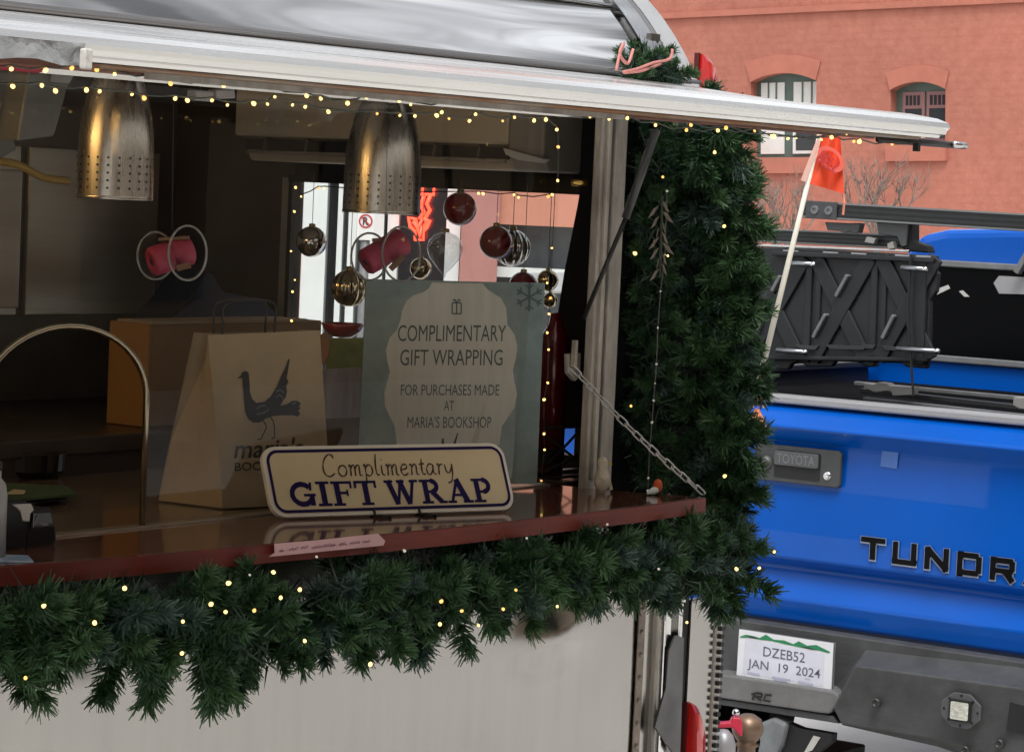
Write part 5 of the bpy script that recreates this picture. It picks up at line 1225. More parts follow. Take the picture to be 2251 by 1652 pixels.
for ty, h, w in ((845, 52, 15), (898, 46, 17)):
    ms = MB()
    for i in range(26):
        x0 = 1664 + random.uniform(-4, 4); x1 = x0 + random.uniform(-w, w); d = 6.19 + random.uniform(-.02, .02)
        a, b = oD(x0, ty, d), oD(x1, ty + h * random.uniform(.6, 1.0), d)
        ms.tube([a, (a + b) / 2 + V((random.uniform(-.004, .004), 0, 0)), b], .0025, 4)
    ms.build('tassel', fr_, fp)

# ================================================================== salmon building
DB = 46.0
BZ = V((0, 0, 1)) * math.cos(ROLL) - RT0 * math.sin(ROLL)
RH = RT0 * math.cos(ROLL) + V((0, 0, 1)) * math.sin(ROLL)
FH = V((math.cos(AZ), math.sin(AZ), 0))
PSI = R(38)
XB_ = RH * math.cos(PSI) - FH * math.sin(PSI)
BFm = Fr(oD(1800, 250, DB), XB_, BZ)
if BFm.n.dot(FWD) > 0: BFm.n = -BFm.n
def bw_(x, y): return BFm.ab(x, y)
bd = thing('salmon_building', 'salmon stucco building with arched windows behind the truck', 'building', V((BFm.o.x, BFm.o.y, 0)))
SAL = mat('salmon stucco', (0.415, 0.146, 0.100), 0.9, c2=(0.48, 0.182, 0.130), vscale=5.5, bump=0.35, bscale=9, bdist=0.04, detail=9)
SAL2 = mat('salmon stucco trim', (0.43, 0.153, 0.106), 0.9, var=0.08, vscale=3, bump=0.2, bscale=6)
# coursed brick showing faintly through the painted stucco
def add_brick(m, xa, za, sx_, amt, dist):
    N, L = m.node_tree.nodes, m.node_tree.links; b = N['Principled BSDF']
    tc = N.new('ShaderNodeTexCoord'); cb = N.new('ShaderNodeCombineXYZ')
    for k, ax in enumerate((xa, za)):
        d = N.new('ShaderNodeVectorMath'); d.operation = 'DOT_PRODUCT'; d.inputs[1].default_value = tuple(ax)
        L.new(tc.outputs['Object'], d.inputs[0]); L.new(d.outputs['Value'], cb.inputs[k])
    br = N.new('ShaderNodeTexBrick'); br.inputs['Scale'].default_value = sx_
    br.inputs['Color1'].default_value = (1, 1, 1, 1); br.inputs['Color2'].default_value = (1 - amt, 1 - amt, 1 - amt, 1); br.inputs['Mortar'].default_value = (1 - 2 * amt,) * 3 + (1,)
    br.inputs['Mortar Size'].default_value = .03; br.inputs['Brick Width'].default_value = .5; br.inputs['Row Height'].default_value = .19
    L.new(cb.outputs[0], br.inputs['Vector'])
    mx = N.new('ShaderNodeMix'); mx.data_type = 'RGBA'; mx.blend_type = 'MULTIPLY'; mx.inputs[0].default_value = 1.0
    src = b.inputs['Base Color'].links[0].from_socket
    L.new(src, mx.inputs[6]); L.new(br.outputs['Color'], mx.inputs[7]); L.new(mx.outputs[2], b.inputs['Base Color'])
    st = N.new('ShaderNodeTexNoise'); st.inputs['Scale'].default_value = .35; st.inputs['Detail'].default_value = 8
    mp = N.new('ShaderNodeMapRange'); mp.inputs['From Min'].default_value, mp.inputs['From Max'].default_value = .35, .65
    mp.inputs['To Min'].default_value, mp.inputs['To Max'].default_value = .88, 1.06
    L.new(tc.outputs['Object'], st.inputs['Vector']); L.new(st.outputs['Fac'], mp.inputs['Value'])
    sc = N.new('ShaderNodeVectorMath'); sc.operation = 'SCALE'
    L.new(mx.outputs[2], sc.inputs[0]); L.new(mp.outputs[0], sc.inputs['Scale']); L.new(sc.outputs[0], b.inputs['Base Color'])
add_brick(SAL, XB_, BZ, 1.6, .028, .01)
# facade cut around the two windows: pieces between
def wrect(x0, y0, x1, y1):
    a = bw_(x0, (y0 + y1) / 2)[0]; b = bw_(x1, (y0 + y1) / 2)[0]; return a, b, bw_((x0 + x1) / 2, y1)[1], bw_((x0 + x1) / 2, y0)[1]
wins = [wrect(1650, 179, 1794, 346), wrect(1957, 197, 2078, 318)]
rise = [abs(bw_(1722, 161)[1] - bw_(1722, 179)[1]), abs(bw_(2018, 180)[1] - bw_(2018, 197)[1])]
fx0, fx1 = bw_(-900, 300)[0], bw_(2700, 300)[0]
fz0, fz1 = -14.0, bw_(2000, -260)[1]
def arch_pts(w, rs, k=10):
    x0, x1, zb, zt = w; cx = (x0 + x1) / 2; hw = (x1 - x0) / 2
    Rr = (hw * hw + rs * rs) / (2 * rs); cz = zt + rs - Rr; a0 = math.asin(hw / Rr)
    return [(cx + Rr * math.sin(-a0 + 2 * a0 * i / k), cz + Rr * math.cos(-a0 + 2 * a0 * i / k)) for i in range(k + 1)]
fac = MB()
def fq4(x0, z0, x1, z1): fac.face([BFm.p(x0, z0), BFm.p(x1, z0), BFm.p(x1, z1), BFm.p(x0, z1)])
xm = (wins[0][1] + wins[1][0]) / 2
for w, rs, xa, xb in ((wins[0], rise[0], fx0, xm), (wins[1], rise[1], xm, fx1)):
    x0, x1, zb, zt = w
    fq4(xa, fz0, x0, fz1); fq4(x1, fz0, xb, fz1); fq4(x0, fz0, x1, zb)
    ap = arch_pts(w, rs); fac.face([BFm.p(*q) for q in ap] + [BFm.p(x1, fz1), BFm.p(x0, fz1)])
    for (p, q) in zip(ap[:-1], ap[1:]): fac.face([BFm.p(*p), BFm.p(*q), BFm.p(*q, -.3), BFm.p(*p, -.3)])
    for xx in (x0, x1): fac.face([BFm.p(xx, zb), BFm.p(xx, zt), BFm.p(xx, zt, -.3), BFm.p(xx, zb, -.3)])
    fac.face([BFm.p(x0, zb), BFm.p(x1, zb), BFm.p(x1, zb, -.3), BFm.p(x0, zb, -.3)])
fac.build('facade', SAL, bd, raw=True)
MB().prism([BFm.p(fx1, fz0, -.01), BFm.p(fx1, fz1, -.01), BFm.p(fx1, fz1, -8), BFm.p(fx1, fz0, -8)], BFm.x * -.3).build('side_wall', SAL2, bd)
MB().prism([BFm.p(fx0, fz1, .2), BFm.p(fx1, fz1, .2), BFm.p(fx1, fz1, -8), BFm.p(fx0, fz1, -8)], BFm.y * .4).build('roof_slab', SAL2, bd)
# string courses
sz0, sz1 = bw_(1496, 43.6)[1], bw_(2251, 2)[1]
szm = (sz0 + sz1) / 2
MB().prism([BFm.p(fx0, szm, .06), BFm.p(fx1, szm, .06), BFm.p(fx1, szm, 0.005), BFm.p(fx0, szm, .005)], BFm.y * .10).build('string_course', SAL2, bd)
MB().prism([BFm.p(fx0, szm + .42, .035), BFm.p(fx1, szm + .42, .035), BFm.p(fx1, szm + .42, .005), BFm.p(fx0, szm + .42, .005)], BFm.y * .05).build('string_course', SAL2, bd)
GRN = mat('grey green paint', (0.085, 0.125, 0.105), 0.5, var=0.1, vscale=4)
MAU = mat('mauve paint', (0.25, 0.12, 0.115), 0.5)
DG = mat('dark window glass', (0.025, 0.026, 0.03), 0.08, coat=0.5)
SHD = mat('white blind', (0.66, 0.66, 0.63), 0.7, var=0.05, vscale=5)
def hood(w, rs, th, lab):
    x0, x1, zb, zt = w; wid = (x1 - x0) * .07
    w2 = (x0 - wid, x1 + wid, zb, zt - .0)
    inner = arch_pts(w, rs, 14); o2 = arch_pts((x0 - wid, x1 + wid, zb, zt + th), rs * 1.0, 14)
    mb = MB(); n = 15
    for c, pp in ((.05, 0),):
        pass
    vs = [BFm.p(*q, .03) for q in inner] + [BFm.p(*q, .03) for q in o2] + [BFm.p(*q, .002) for q in inner] + [BFm.p(*q, .002) for q in o2]
    mb.add(vs, [(i, i + 1, n + i + 1, n + i) for i in range(n - 1)] + [(n + i, n + i + 1, 3 * n + i + 1, 3 * n + i) for i in range(n - 1)] + [(i, i + 1, 2 * n + i + 1, 2 * n + i) for i in range(n - 1)] + [(0, n, 3 * n, 2 * n), (n - 1, 2 * n - 1, 4 * n - 1, 3 * n - 1)])
    mb.build('window_hood', SAL2, bd)
hood(wins[0], rise[0], .30, '')
hood(wins[1], rise[1], .26, '')
def rect(x0, z0, x1, z1, c, d, name, m, parent): return MB().prism([BFm.p(x0, z0, c), BFm.p(x1, z0, c), BFm.p(x1, z1, c), BFm.p(x0, z1, c)], BFm.n * d).build(name, m, parent)
# left window: green frame, two sashes with blinds
x0, x1, zb, zt = wins[0]; cx = (x0 + x1) / 2; ww = x1 - x0
wn1 = MB().face([BFm.p(*q, -.20) for q in arch_pts(wins[0], rise[0])] + [BFm.p(x1, zb, -.20), BFm.p(x0, zb, -.20)]).build('window', GRN, bd, raw=True)
zm = zb + (zt - zb) * .50
for a, b in ((x0 + .07 * ww, x0 + .43 * ww), (x0 + .57 * ww, x1 - .01 * ww)):
    rect(a, zm + .04, b, zt - .01, -.195, .02, 'blind', SHD, wn1)
    for k in range(1, 3): rect(a + (b - a) * k / 3 - .012, zm + .04, a + (b - a) * k / 3 + .012, zt - .01, -.17, .015, 'glazing_bar', GRN, wn1)
rect(x0 + .07 * ww, zb + .06, x0 + .43 * ww, zm - .04, -.195, .02, 'blind', SHD, wn1)
rect(x0 + .57 * ww, zb + .06, x1 - .01 * ww, zm - .04, -.195, .01, 'pane', DG, wn1)
for zq_ in (zb + .06, zm - .08): rect(x0 + .57 * ww, zq_, x1 - .01 * ww, zq_ + .05, -.18, .02, 'sash_rail', SHD, wn1)
rect(x0 + .57 * ww, zb + .11, x0 + .61 * ww, zm - .08, -.18, .02, 'sash_rail', SHD, wn1)
rect(x0 - .05, zb - .26, x1 + .05, zb - .002, .002, .07, 'window_sill', SAL2, bd)
# right window: mauve casements with a row of small lights
x0, x1, zb, zt = wins[1]; ww = x1 - x0
wn2 = MB().face([BFm.p(*q, -.20) for q in arch_pts(wins[1], rise[1])] + [BFm.p(x1, zb, -.20), BFm.p(x0, zb, -.20)]).build('window', GRN, bd, raw=True)
for a, b in ((x0 + .13 * ww, x0 + .53 * ww), (x0 + .57 * ww, x1 - .01 * ww)):
    rect(a, zb + .02, b, zt - .03, -.195, .03, 'casement', MAU, wn2)
    rect(a + .05, zb + .1, b - .05, zb + (zt - zb) * .66, -.164, .01, 'pane', DG, wn2)
    for k in range(4):
        xa = a + .06 + (b - a - .12) * k / 4; rect(xa, zb + (zt - zb) * .72, xa + (b - a - .12) / 4 * .62, zb + (zt - zb) * .90, -.164, .01, 'small_pane', DG, wn2)
rect(x0 - .05, zb - .26, x1 + .05, zb - .002, .002, .07, 'window_sill', SAL2, bd)

# bare tree in front of it
def tree(px, d, topy, seed, label, spread):
    rnd = random.Random(seed)
    base = oD(px[0], px[1], d); base.z = 0
    root = thing('bare_tree', label, 'tree', base, 'bare winter trees before the building')
    tipz = oD(px[0], topy, d).z
    BARK = mat('pale bark', (0.22, 0.165, 0.14), 0.85, var=0.3, vscale=10)
    tkm = MB(); brm = MB()
    z0 = tipz * .55
    trunk = [base, base + V((rnd.uniform(-.1, .1), 0, z0 * .5)), base + V((rnd.uniform(-.15, .15), rnd.uniform(-.1, .1), z0))]
    tkm.tube(trunk, .1, 8, radii=[.10, .08, .06])
    def grow(p, dr, ln, r, lev):
        pts = [p]; q = p
        for i in range(4):
            dr = (dr + V((rnd.uniform(-.2, .2), rnd.uniform(-.2, .2), rnd.uniform(-.02, .16)))).normalized(); q = q + dr * ln / 4; pts.append(q)
        brm.tube(pts, r, 4, radii=[r * (1 - .18 * i) for i in range(5)], caps=False)
        if lev < 3:
            for k in range(3 if lev < 3 else 2):
                a = pts[rnd.choice((2, 3, 4, 4))]; s = V((rnd.uniform(-1, 1), rnd.uniform(-1, 1), rnd.uniform(0, .9))).normalized()
                grow(a, (dr * .8 + s * .75).normalized(), ln * rnd.uniform(.6, .85), r * .62, lev + 1)
    for k in range(6):
        a = 2 * math.pi * k / 6 + rnd.uniform(-.4, .4)
        dr = (V((math.cos(a), math.sin(a), 0)) * spread + V((0, 0, 1))).normalized(); grow(trunk[-1], dr, (tipz - z0) * rnd.uniform(.42, .55), .026, 0)
    tkm.build('trunk', BARK, root, smooth=True); brm.build('crown', BARK, root, smooth=True, raw=True)
tree((1700, 1000), 36, 400, 5, 'bare pale tree left of the orange flag', .8)
tree((1895, 1000), 37, 345, 9, 'taller bare tree right of the orange flag', .7)
# ================================================================== shop front seen through the trailer's end window
SD = 17.0
SFm = Fr(oD(900, 420, SD), RT0, (0, 0, 1))
if SFm.n.dot(FWD) > 0: SFm.n = -SFm.n
st = thing('shop_front', 'white columned shop front seen through the end window of the trailer', 'building', V((SFm.o.x, SFm.o.y, 0)))
def sx(x, y=560): return SFm.ab(x, y)[0]
zg = -SFm.o.z
def srect(x0, x1, z0, z1, c, d, name, m, parent=None): return MB().prism([SFm.p(x0, z0, c), SFm.p(x1, z0, c), SFm.p(x1, z1, c), SFm.p(x0, z1, c)], SFm.n * d).build(name, m, parent or st)
srect(sx(300), sx(1012), zg, 5, -.3, .1, 'wall', mat('grey shop wall', (0.17, 0.18, 0.185), 0.4, var=0.2, vscale=2))
CW = mat('white column paint', (0.66, 0.70, 0.69), 0.5, var=0.05, vscale=3)
for a, b in ((664, 716), (740, 752), (764, 782), (800, 842), (850, 874), (978, 1010)):
    srect(sx(a), sx(b), zg, 5, -.18, .22, 'column', CW)
for a, b in ((716, 740), (874, 978)): srect(sx(a), sx(b), zg + .3, 4, -.19, .02, 'shop_window', DG)
srect(sx(640), sx(664), zg, SFm.ab(650, 540)[1], -.16, .1, 'brick_pier', SAL2)
PKW = mat('dusty pink wall', (0.40, 0.185, 0.165), 0.85, var=0.1, vscale=3)
s2 = thing('pink_shop', 'dusty pink shop with orange fascia seen through the end window', 'building', V((SFm.p(sx(1150), 0).x, SFm.p(sx(1150), 0).y, 0)))
srect(sx(1012), sx(1094), zg, 5, -.2, .3, 'pier', PKW, s2)
srect(sx(1094), sx(1400), SFm.ab(1180, 496)[1], 5, -.2, .25, 'fascia', mat('orange fascia', (0.52, 0.225, 0.155), 0.8, var=0.06, vscale=2), s2)
srect(sx(1094), sx(1400), zg + .5, SFm.ab(1180, 495)[1], -.2, .05, 'shop_window', mat('grey shop glass', (0.12, 0.13, 0.13), 0.1, var=0.5, vscale=1.5), s2)
srect(sx(1094), sx(1400), SFm.ab(1180, 612)[1], SFm.ab(1180, 590)[1], -.1, .1, 'window_sill', CW, s2)
srect(sx(1094), sx(1400), zg, zg + .5, -.2, .2, 'base_wall', PKW, s2)
# neon sign
NEO = mat('red neon', (1.0, 0.045, 0.02), 0.4, emit=3.2)
ne = thing('neon_sign', 'red neon sign with zigzag tube on the shop front', 'neon sign', SFm.px(926, 530, .12))
for pts in ([(930, 404), (955, 405), (953, 428), (928, 427)], [(946, 430), (938, 448), (945, 462), (934, 480), (938, 492), (926, 500)], [(932, 430), (926, 452), (932, 466), (922, 482)]):
    MB().tube([SFm.px(*q, .12) for q in pts], 0.012, 6, closed=(len(pts) == 4 and pts[0][0] == 930)).build('tube', NEO, ne, smooth=True)
MB().tube([SFm.px(*q, .14) for q in ((898, 478), (914, 482), (920, 498), (930, 480), (945, 486), (938, 500), (930, 508), (930, 527), (913, 527), (912, 508), (902, 498))], .012, 6, closed=True).build('tube', NEO, ne, smooth=True)
MB().tube([SFm.px(*q, .15) for q in ((908, 486), (918, 500), (922, 520), (928, 498))], .012, 6).build('tube', NEO, ne, smooth=True)
# no-parking sign on its post
ns = thing('no_parking_sign', 'white no parking sign with red ring on a post outside', 'sign', V((SFm.px(804, 520, 2).x, SFm.px(804, 520, 2).y, 0)))
NF = Fr(SFm.px(804, 486, 2), RT0, (0, 0, 1)); NF.n = SFm.n
rr = 16 * (SD - 2) / FP
MB().prism([NF.p(a, b) for a, b in rrect(-rr * 1.2, -rr * 2.6, rr * 1.2, rr * 1.4, .02)], NF.n * -.01).build('plate', WHITE, ns)
rg_ = MB(); ring_face(rg_, NF, [(rr * .95 * math.cos(R(t)), rr * .95 * math.sin(R(t))) for t in range(0, 360, 15)], [(rr * .75 * math.cos(R(t)), rr * .75 * math.sin(R(t))) for t in range(0, 360, 15)], .003)
ribbon(rg_, NF, [(-rr * .6, rr * .6), (rr * .6, -rr * .6)], rr * .16, .005); rg_.build('ring', mat('sign red', (0.5, 0.02, 0.03), 0.5), ns, raw=True)
tN = MB(); text(tN, 'R', NF, -rr * .38, rr * .4, -rr * .5, rr * 1.0, .002, bold=.03); tN.build('letter', mat('sign black', (0.04, 0.04, 0.04), 0.5), ns, raw=True)
pb_ = NF.p(0, 0, -.03); MB().tube([V((pb_.x, pb_.y, 0)), pb_ + V((0, 0, .1))], .025, 8).build('post', GREY, ns, smooth=True)
MB().prism([oD(*q, 12) for q in ((1156, 600), (1280, 598), (1280, 640), (1156, 640))], FWD * .3).build('street_cabinet', mat('pale cabinet', (0.45, 0.46, 0.46), 0.5), None, label='pale street cabinet outside behind the small gold baubles', cat='cabinet')

# the row across the street, only seen mirrored in metal and glass
ac2 = thing('tan_building', 'tan building across the street mirrored in the trailer metal', 'building', (20, -11, 0))
TAN = mat('tan brick', (0.34, 0.25, 0.16), 0.85, var=0.15, vscale=2)
MB().box((-25, -18, 0), (60, -11, 13)).build('wall', TAN, ac2)
MB().box((-25, -11.01, 12.4), (60, -10.7, 13.1)).build('cornice', mat('pale cornice', (0.55, 0.5, 0.42), 0.7), ac2)
for i in range(26):
    x = -23 + i * 3.1
    for z in (0.8, 4.6, 8.4): MB().box((x, -11.0, z), (x + 1.5, -10.95, z + 2.3)).build('window', DG, ac2)

# ================================================================== pine garlands
def needle_mesh(seed, L=.080, nn=290):
    rnd = random.Random(seed); mb = MB()
    # stem along +Z with a slight bend
    bend = V((rnd.uniform(-.02, .02), rnd.uniform(-.02, .02), 0))
    def stem(t): return V((0, 0, L * t)) + bend * t * t
    mb.tube([stem(t / 4) for t in range(5)], .0022, 4)
    k = len(mb.f)
    for i in range(nn):
        t = rnd.uniform(.02, 1.0) if i > 26 else rnd.uniform(.88, 1.0)
        p = stem(t); a = rnd.uniform(0, 2 * math.pi)
        tilt = R(rnd.uniform(45, 82)) * (1 - .35 * max(0, t - .7) / .3)
        d = V((math.cos(a) * math.sin(tilt), math.sin(a) * math.sin(tilt), math.cos(tilt)))
        ln = rnd.uniform(.014, .027); w = rnd.uniform(.0007, .0012)
        s = d.cross(V((rnd.uniform(-1, 1), rnd.uniform(-1, 1), rnd.uniform(-1, 1)))).normalized() * w
        mid_ = p + d * ln * .55 + V((rnd.uniform(-.003, .003), rnd.uniform(-.003, .003), rnd.uniform(-.004, .002)))
        e_ = p + d * ln; mb.add([p - s, p + s, mid_ + s, e_ + s * .55, e_ - s * .55, mid_ - s], [(0, 1, 2, 3, 4, 5)])
    me = bpy.data.meshes.new('sprig'); me.from_pydata([tuple(v) for v in mb.v], [], mb.f)
    return me
def pine_mat(name, c, c2):
    m = bpy.data.materials.new(name); m.use_nodes = True; N, L = m.node_tree.nodes, m.node_tree.links
    b = N['Principled BSDF']; b.inputs['Roughness'].default_value = .5; b.inputs['Specular IOR Level'].default_value = .35
    oi = N.new('ShaderNodeObjectInfo'); rp = N.new('ShaderNodeValToRGB')
    tc = N.new('ShaderNodeTexCoord'); nz_ = N.new('ShaderNodeTexNoise'); nz_.inputs['Scale'].default_value = 160
    ad = N.new('ShaderNodeMath'); ad.operation = 'MULTIPLY_ADD'; ad.inputs[1].default_value = .6
    L.new(tc.outputs['Object'], nz_.inputs['Vector']); L.new(nz_.outputs['Fac'], ad.inputs[0])
    mu = N.new('ShaderNodeMath'); mu.operation = 'MULTIPLY'; mu.inputs[1].default_value = .5; L.new(oi.outputs['Random'], mu.inputs[0])
    L.new(mu.outputs[0], ad.inputs[2])
    e = rp.color_ramp.elements; e[0].position, e[1].position = .15, .95; e[0].color = (*c, 1); e[1].color = (*c2, 1)
    L.new(ad.outputs[0], rp.inputs[0]); L.new(rp.outputs[0], b.inputs['Base Color'])
    return m
PINE = pine_mat('pine needles', (0.012, 0.042, 0.017), (0.066, 0.140, 0.052))
PINE2 = pine_mat('blue pine needles', (0.016, 0.042, 0.028), (0.075, 0.125, 0.10))
SPR = [needle_mesh(s) for s in range(10)]
for i, me in enumerate(SPR): me.materials.append(PINE2 if i in (3, 7) else PINE)
def garland(label, path, nspr, rad, bias, seed, core=True, lmin=.75, lmax=1.15, group=None, zmax=None):
    """path: list of (point, radius) along the garland; sprigs stand out around it"""
    rnd = random.Random(seed)
    root = thing('pine_garland', label, 'garland', path[len(path) // 2][0], group)
    pts = [p for p, r in path]
    MB().tube(pts, .012, 6).build('stem', mat('dark twisted wire', (0.010, 0.018, 0.010), 0.8), root)
    seglen = [(pts[i + 1] - pts[i]).length for i in range(len(pts) - 1)]; tot = sum(seglen)
    fill = MB()
    def sample(t):
        s = t * tot
        for i, l in enumerate(seglen):
            if s <= l or i == len(seglen) - 1:
                f = min(1, s / l); return pts[i].lerp(pts[i + 1], f), path[i][1] * (1 - f) + path[i + 1][1] * f, (pts[i + 1] - pts[i]).normalized()
            s -= l
    for i in range(nspr):
        p, rr_, tn = sample((i + rnd.random()) / nspr)
        for _ in range(40):
            d = V((rnd.gauss(0, 1), rnd.gauss(0, 1), rnd.gauss(0, 1))).normalized(); d = d - tn * d.dot(tn) * .55
            d = (d.normalized() + V(bias) * .55).normalized()
            if d.dot(V((-.5, -.85, 0))) <= -.35: continue
            L0 = rnd.uniform(lmin, lmax)
            base = p + d * max(0, rr_ - .085 * L0) * rnd.uniform(.5, 1.0)
            if zmax is None or (base + d * .085 * L0).z < zmax + (.055 if rnd.random() < .012 else 0): break
        q = d.to_track_quat('Z', 'Y') @ Matrix.Rotation(rnd.uniform(0, 6.28), 3, 'Z').to_quaternion()
        child('sprig', SPR[rnd.randrange(10)], None, root, base, q, L0)
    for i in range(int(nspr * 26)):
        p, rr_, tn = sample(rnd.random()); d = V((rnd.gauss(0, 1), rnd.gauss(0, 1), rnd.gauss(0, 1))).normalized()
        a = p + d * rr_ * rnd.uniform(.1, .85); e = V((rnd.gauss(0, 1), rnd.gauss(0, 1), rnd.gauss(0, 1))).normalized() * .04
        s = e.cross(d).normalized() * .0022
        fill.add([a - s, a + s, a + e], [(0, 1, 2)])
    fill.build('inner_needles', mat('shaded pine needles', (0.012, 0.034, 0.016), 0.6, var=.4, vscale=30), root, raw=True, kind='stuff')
    return root
YGa = 2.60
low = [((-150, 1395), 125), ((40, 1375), 108), ((180, 1340), 72), ((290, 1370), 118), ((450, 1378), 128), ((600, 1378), 138), ((740, 1335), 112), ((900, 1305), 118), ((1020, 1265), 95), ((1180, 1250), 105), ((1275, 1200), 62), ((1380, 1225), 105), ((1500, 1235), 115), ((1590, 1235), 118), ((1626, 1218), 48)]
garland('thick pine garland hanging along the front of the wooden shelf', [(oY(*q, YGa + .02 * (i % 2)), r_ * (oY(*q, YGa) - CAM).dot(FWD) / FP) for i, (q, r_) in enumerate(low)], 298, .12, (-.2, -.4, -.04), 3, lmin=.75, lmax=1.4, zmax=ZS - .024)
ver = [((1520, 280), 35), ((1562, 335), 52), ((1540, 415), 34), ((1580, 490), 72), ((1590, 580), 60), ((1582, 680), 70), ((1566, 790), 72), ((1560, 880), 64), ((1555, 970), 72), ((1562, 1060), 68), ((1578, 1140), 72)]
garland('tall pine garland climbing the right side of the serving window', [(oY(*q, 2.72), r_ * (oY(*q, 2.72) - CAM).dot(FWD) / FP) for q, r_ in ver], 260, .1, (-.25, -.4, -.1), 8, lmin=.85, lmax=1.3)
inn_ = [((1430, 300), .05), ((1420, 480), .05), ((1425, 640), .06), ((1425, 820), .06), ((1420, 980), .055), ((1415, 1050), .03)]
garland('sparse dark pine strand between the window frame and the tall garland', [(oY(*q, 2.785), r_) for q, r_ in inn_], 120, .05, (0, -.2, -.2), 21, lmin=.5, lmax=.85)
tft = [((1385, 172), .02), ((1412, 148), .04), ((1440, 158), .04), ((1470, 180), .02)]
tuft = garland('small pine tuft tied with pink wire at the right end of the hatch', [(oY(*q, 2.72), r_) for q, r_ in tft], 26, .05, (0, -.2, .4), 33, lmin=.45, lmax=.7)
PW = mat('pink wire', (0.55, 0.22, 0.20), 0.5)
for pts in ([(1355, 155), (1362, 120), (1372, 95), (1362, 118), (1380, 140), (1392, 108)], [(1370, 158), (1400, 152), (1438, 138), (1472, 130), (1478, 108)], [(1372, 160), (1410, 156), (1452, 140)]):
    MB().tube(catmull([tuple(oY(*q, 2.67)) for q in pts], 4), .0028, 6).build('pink_wire', PW, tuft, smooth=True)

# ================================================================== fairy lights
bl = MB().lathe((0, 0, -.0035), (0, 0, 1), [(0, 0), (.0022, .0006), (.0033, .0025), (.0030, .0050), (.0014, .0072), (0, .0078)], 8)
blm = bl.mesh('bulb'); blm.materials.append(BULB)
BULBW = mat('white bulb', (0.7, 0.66, 0.58), 0.4, emit=0.12)  # for unlit bulbs: a faint glow is added to brighten them
bl2 = bl.mesh('bulb'); bl2.materials.append(BULBW)
DIM = mat('dim warm bulb', (1.0, 0.52, 0.14), 0.4, emit=1.0); DIM.cycles.emission_sampling = 'NONE'
bl3 = bl.mesh('bulb'); bl3.materials.append(DIM)
def lights(label, pts, wire=True, sag=0.006, scale=1.0, me=None, group=None, wmat=None):
    root = thing('string_lights', label, 'string lights', pts[0])
    if wire:
        w = []
        for i in range(len(pts) - 1):
            a, b = pts[i], pts[i + 1]; w += [a, (a + b) / 2 - V((0, 0, sag * min(1, (b - a).length / .1)))]
        w.append(pts[-1]); MB().tube([p + V((0, 0, .004)) for p in w], .0011, 4).build('wire', wmat or WIRE, root)
    for p in pts:
        rq = V((random.uniform(-1, 1), random.uniform(-1, 1), random.uniform(.2, 1))).to_track_quat('Z', 'Y')
        child('bulb', me or (bl3 if random.random() < .25 else blm), None, root, p, rq, scale * random.uniform(.7, 1.2))
    return root
up1 = [(-20, 150), (25, 152), (100, 155), (158, 150), (213, 153), (252, 163), (346, 171), (375, 184), (465, 181), (492, 188), (577, 189), (674, 211), (705, 217), (764, 227), (806, 214), (878, 222), (903, 230), (994, 227), (1128, 235), (1174, 240), (1250, 249), (1297, 257), (1339, 262), (1379, 260), (1441, 275), (1509, 286), (1578, 287), (1659, 288), (1732, 305), (1751, 303), (1806, 307), (1861, 294), (1895, 295), (1946, 305), (1968, 308), (2005, 307), (2028, 317)]
lights('upper strand of warm fairy lights along the hatch edge', [oY(*q, 2.185) for q in up1], scale=.72)
dn1 = [(-15, 188), (28, 190), (92, 188), (122, 200), (190, 198), (219, 201), (290, 208), (317, 216), (385, 217), (412, 221), (466, 221), (500, 231), (558, 228), (588, 229), (604, 213), (643, 231), (671, 235), (722, 246), (829, 250), (879, 254), (912, 255), (960, 254), (971, 247), (987, 261), (1032, 266), (1045, 251), (1105, 266), (1131, 258), (1174, 265), (1200, 263), (1224, 285), (1227, 323), (1226, 397)]
lights('lower strand of warm fairy lights drooping below the hatch', [oY(*q, 2.30) for q in dn1], sag=.003, scale=.72)
lights('short warm strand at the outer corner of the hatch', [oY(*q, 2.17) for q in ((1519, 275), (1596, 281), (1700, 300), (1828, 302), (1877, 311), (1889, 311), (1961, 316))])
lw_ = [(56, 1489), (96, 1331), (208, 1368), (274, 1292), (402, 1365), (400, 1435), (464, 1327), (496, 1344), (559, 1341), (502, 1281), (601, 1257), (659, 1295), (617, 1313), (670, 1408), (814, 1459), (967, 1371), (970, 1321), (1015, 1342), (1052, 1374), (1106, 1338), (1134, 1296), (1225, 1332), (1510, 1367), (1619, 1250), (1669, 1248), (1702, 1212)]
lights('warm fairy lights tucked into the garland below the shelf', [oY(*q, 2.475) for q in lw_], wire=False, scale=.82)
vt_ = [(1571, 335), (1592, 497), (1457, 389), (1396, 557), (1468, 562), (1387, 892), (1593, 1046)]
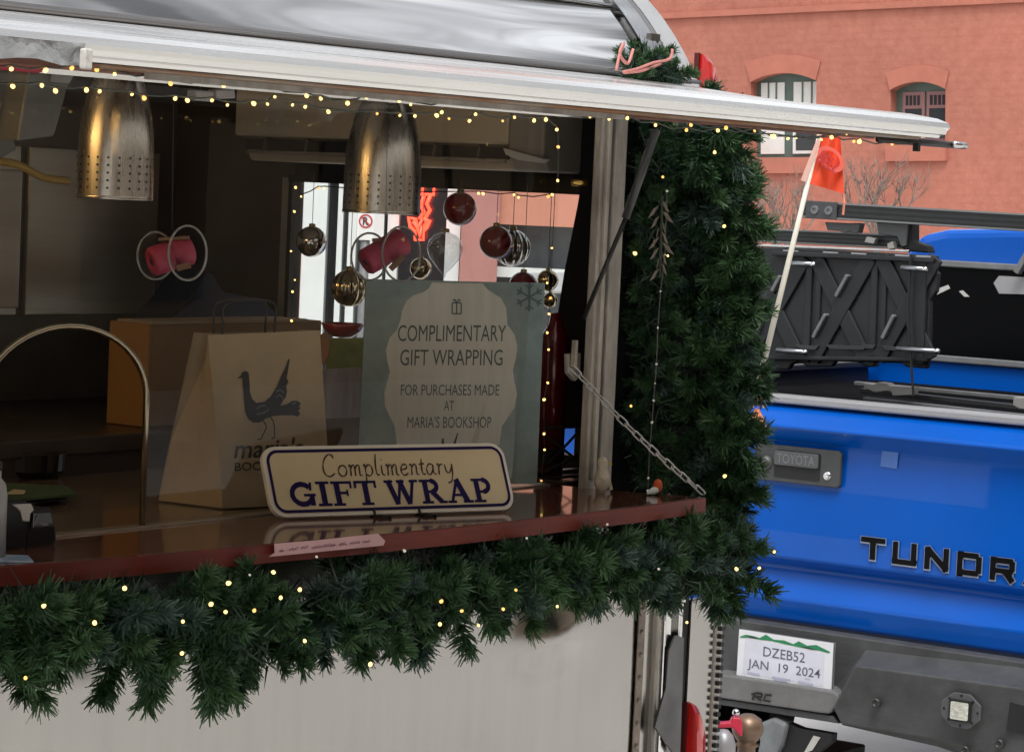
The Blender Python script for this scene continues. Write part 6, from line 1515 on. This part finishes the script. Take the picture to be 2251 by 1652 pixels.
lights('warm fairy lights tucked into the climbing garland', [oY(*q, 2.60) for q in vt_], wire=False, scale=.82)
lights('strand of unlit white bulbs, faint glow added, hanging beside the climbing garland', [oY(*q, 2.70) for q in ((1466, 420), (1464, 470), (1462, 560), (1452, 640), (1446, 720), (1443, 800), (1440, 842), (1437, 880), (1433, 928), (1428, 990), (1425, 1050), (1424, 1078))], me=bl2, scale=.65, wmat=mat('grey wire', (0.10, 0.095, 0.09), 0.5))
lights('unlit white bulbs, faint glow added, scattered in the garland below the shelf', [oY(*q, 2.49) for q in ((889, 1210), (1158, 1182), (696, 1223), (549, 1263), (1335, 1152), (1448, 1250), (1505, 1320))], wire=False, me=bl2, scale=.7)
# strands inside the end window
lights('fairy lights across the top of the end window', [oD(*q, 5.3) for q in ((650, 412), (662, 432), (700, 414), (712, 414), (1052, 425), (1062, 426), (1130, 428), (1140, 434), (1205, 432), (1214, 428))], scale=.8)
lights('fairy lights down the left side of the end window', [oD(*q, 5.35) for q in ((647, 465), (640, 552), (648, 615), (643, 641), (641, 705))], scale=.7)
lights('fairy lights down the right side of the end window', [oD(*q, 5.1) for q in ((1213, 545), (1203, 622), (1210, 655), (1207, 690), (1203, 731), (1206, 768), (1204, 841), (1196, 878), (1196, 953), (1197, 988), (1190, 1056), (1192, 1085), (1191, 1110))], scale=.72)
# a dried decoration in the garland
f2 = thing('dried_feather_pick', 'pale dried feather leaves hanging in the upper climbing garland', 'decoration', oY(1450, 520, 2.70))
for i in range(14):
    t = i / 13; sd_ = -1 if i % 2 else 1
    p = oY(1452 + sd_ * 3, 440 + t * 150, 2.69); e = oY(1452 + sd_ * (20 + 10 * math.sin(i)), 462 + t * 150 + 6, 2.685); s = V((0, 0, .006))
    MB().add([p, (p + e) / 2 + s, e, (p + e) / 2 - s], [(0, 1, 2, 3)]).build('leaf', mat('dried leaf', (0.15, 0.12, 0.09), 0.7, var=.3, vscale=40), f2, raw=True)
MB().tube([oY(1456, 430, 2.69), oY(1450, 610, 2.69)], .0022, 5).build('stalk', WIRE, f2)
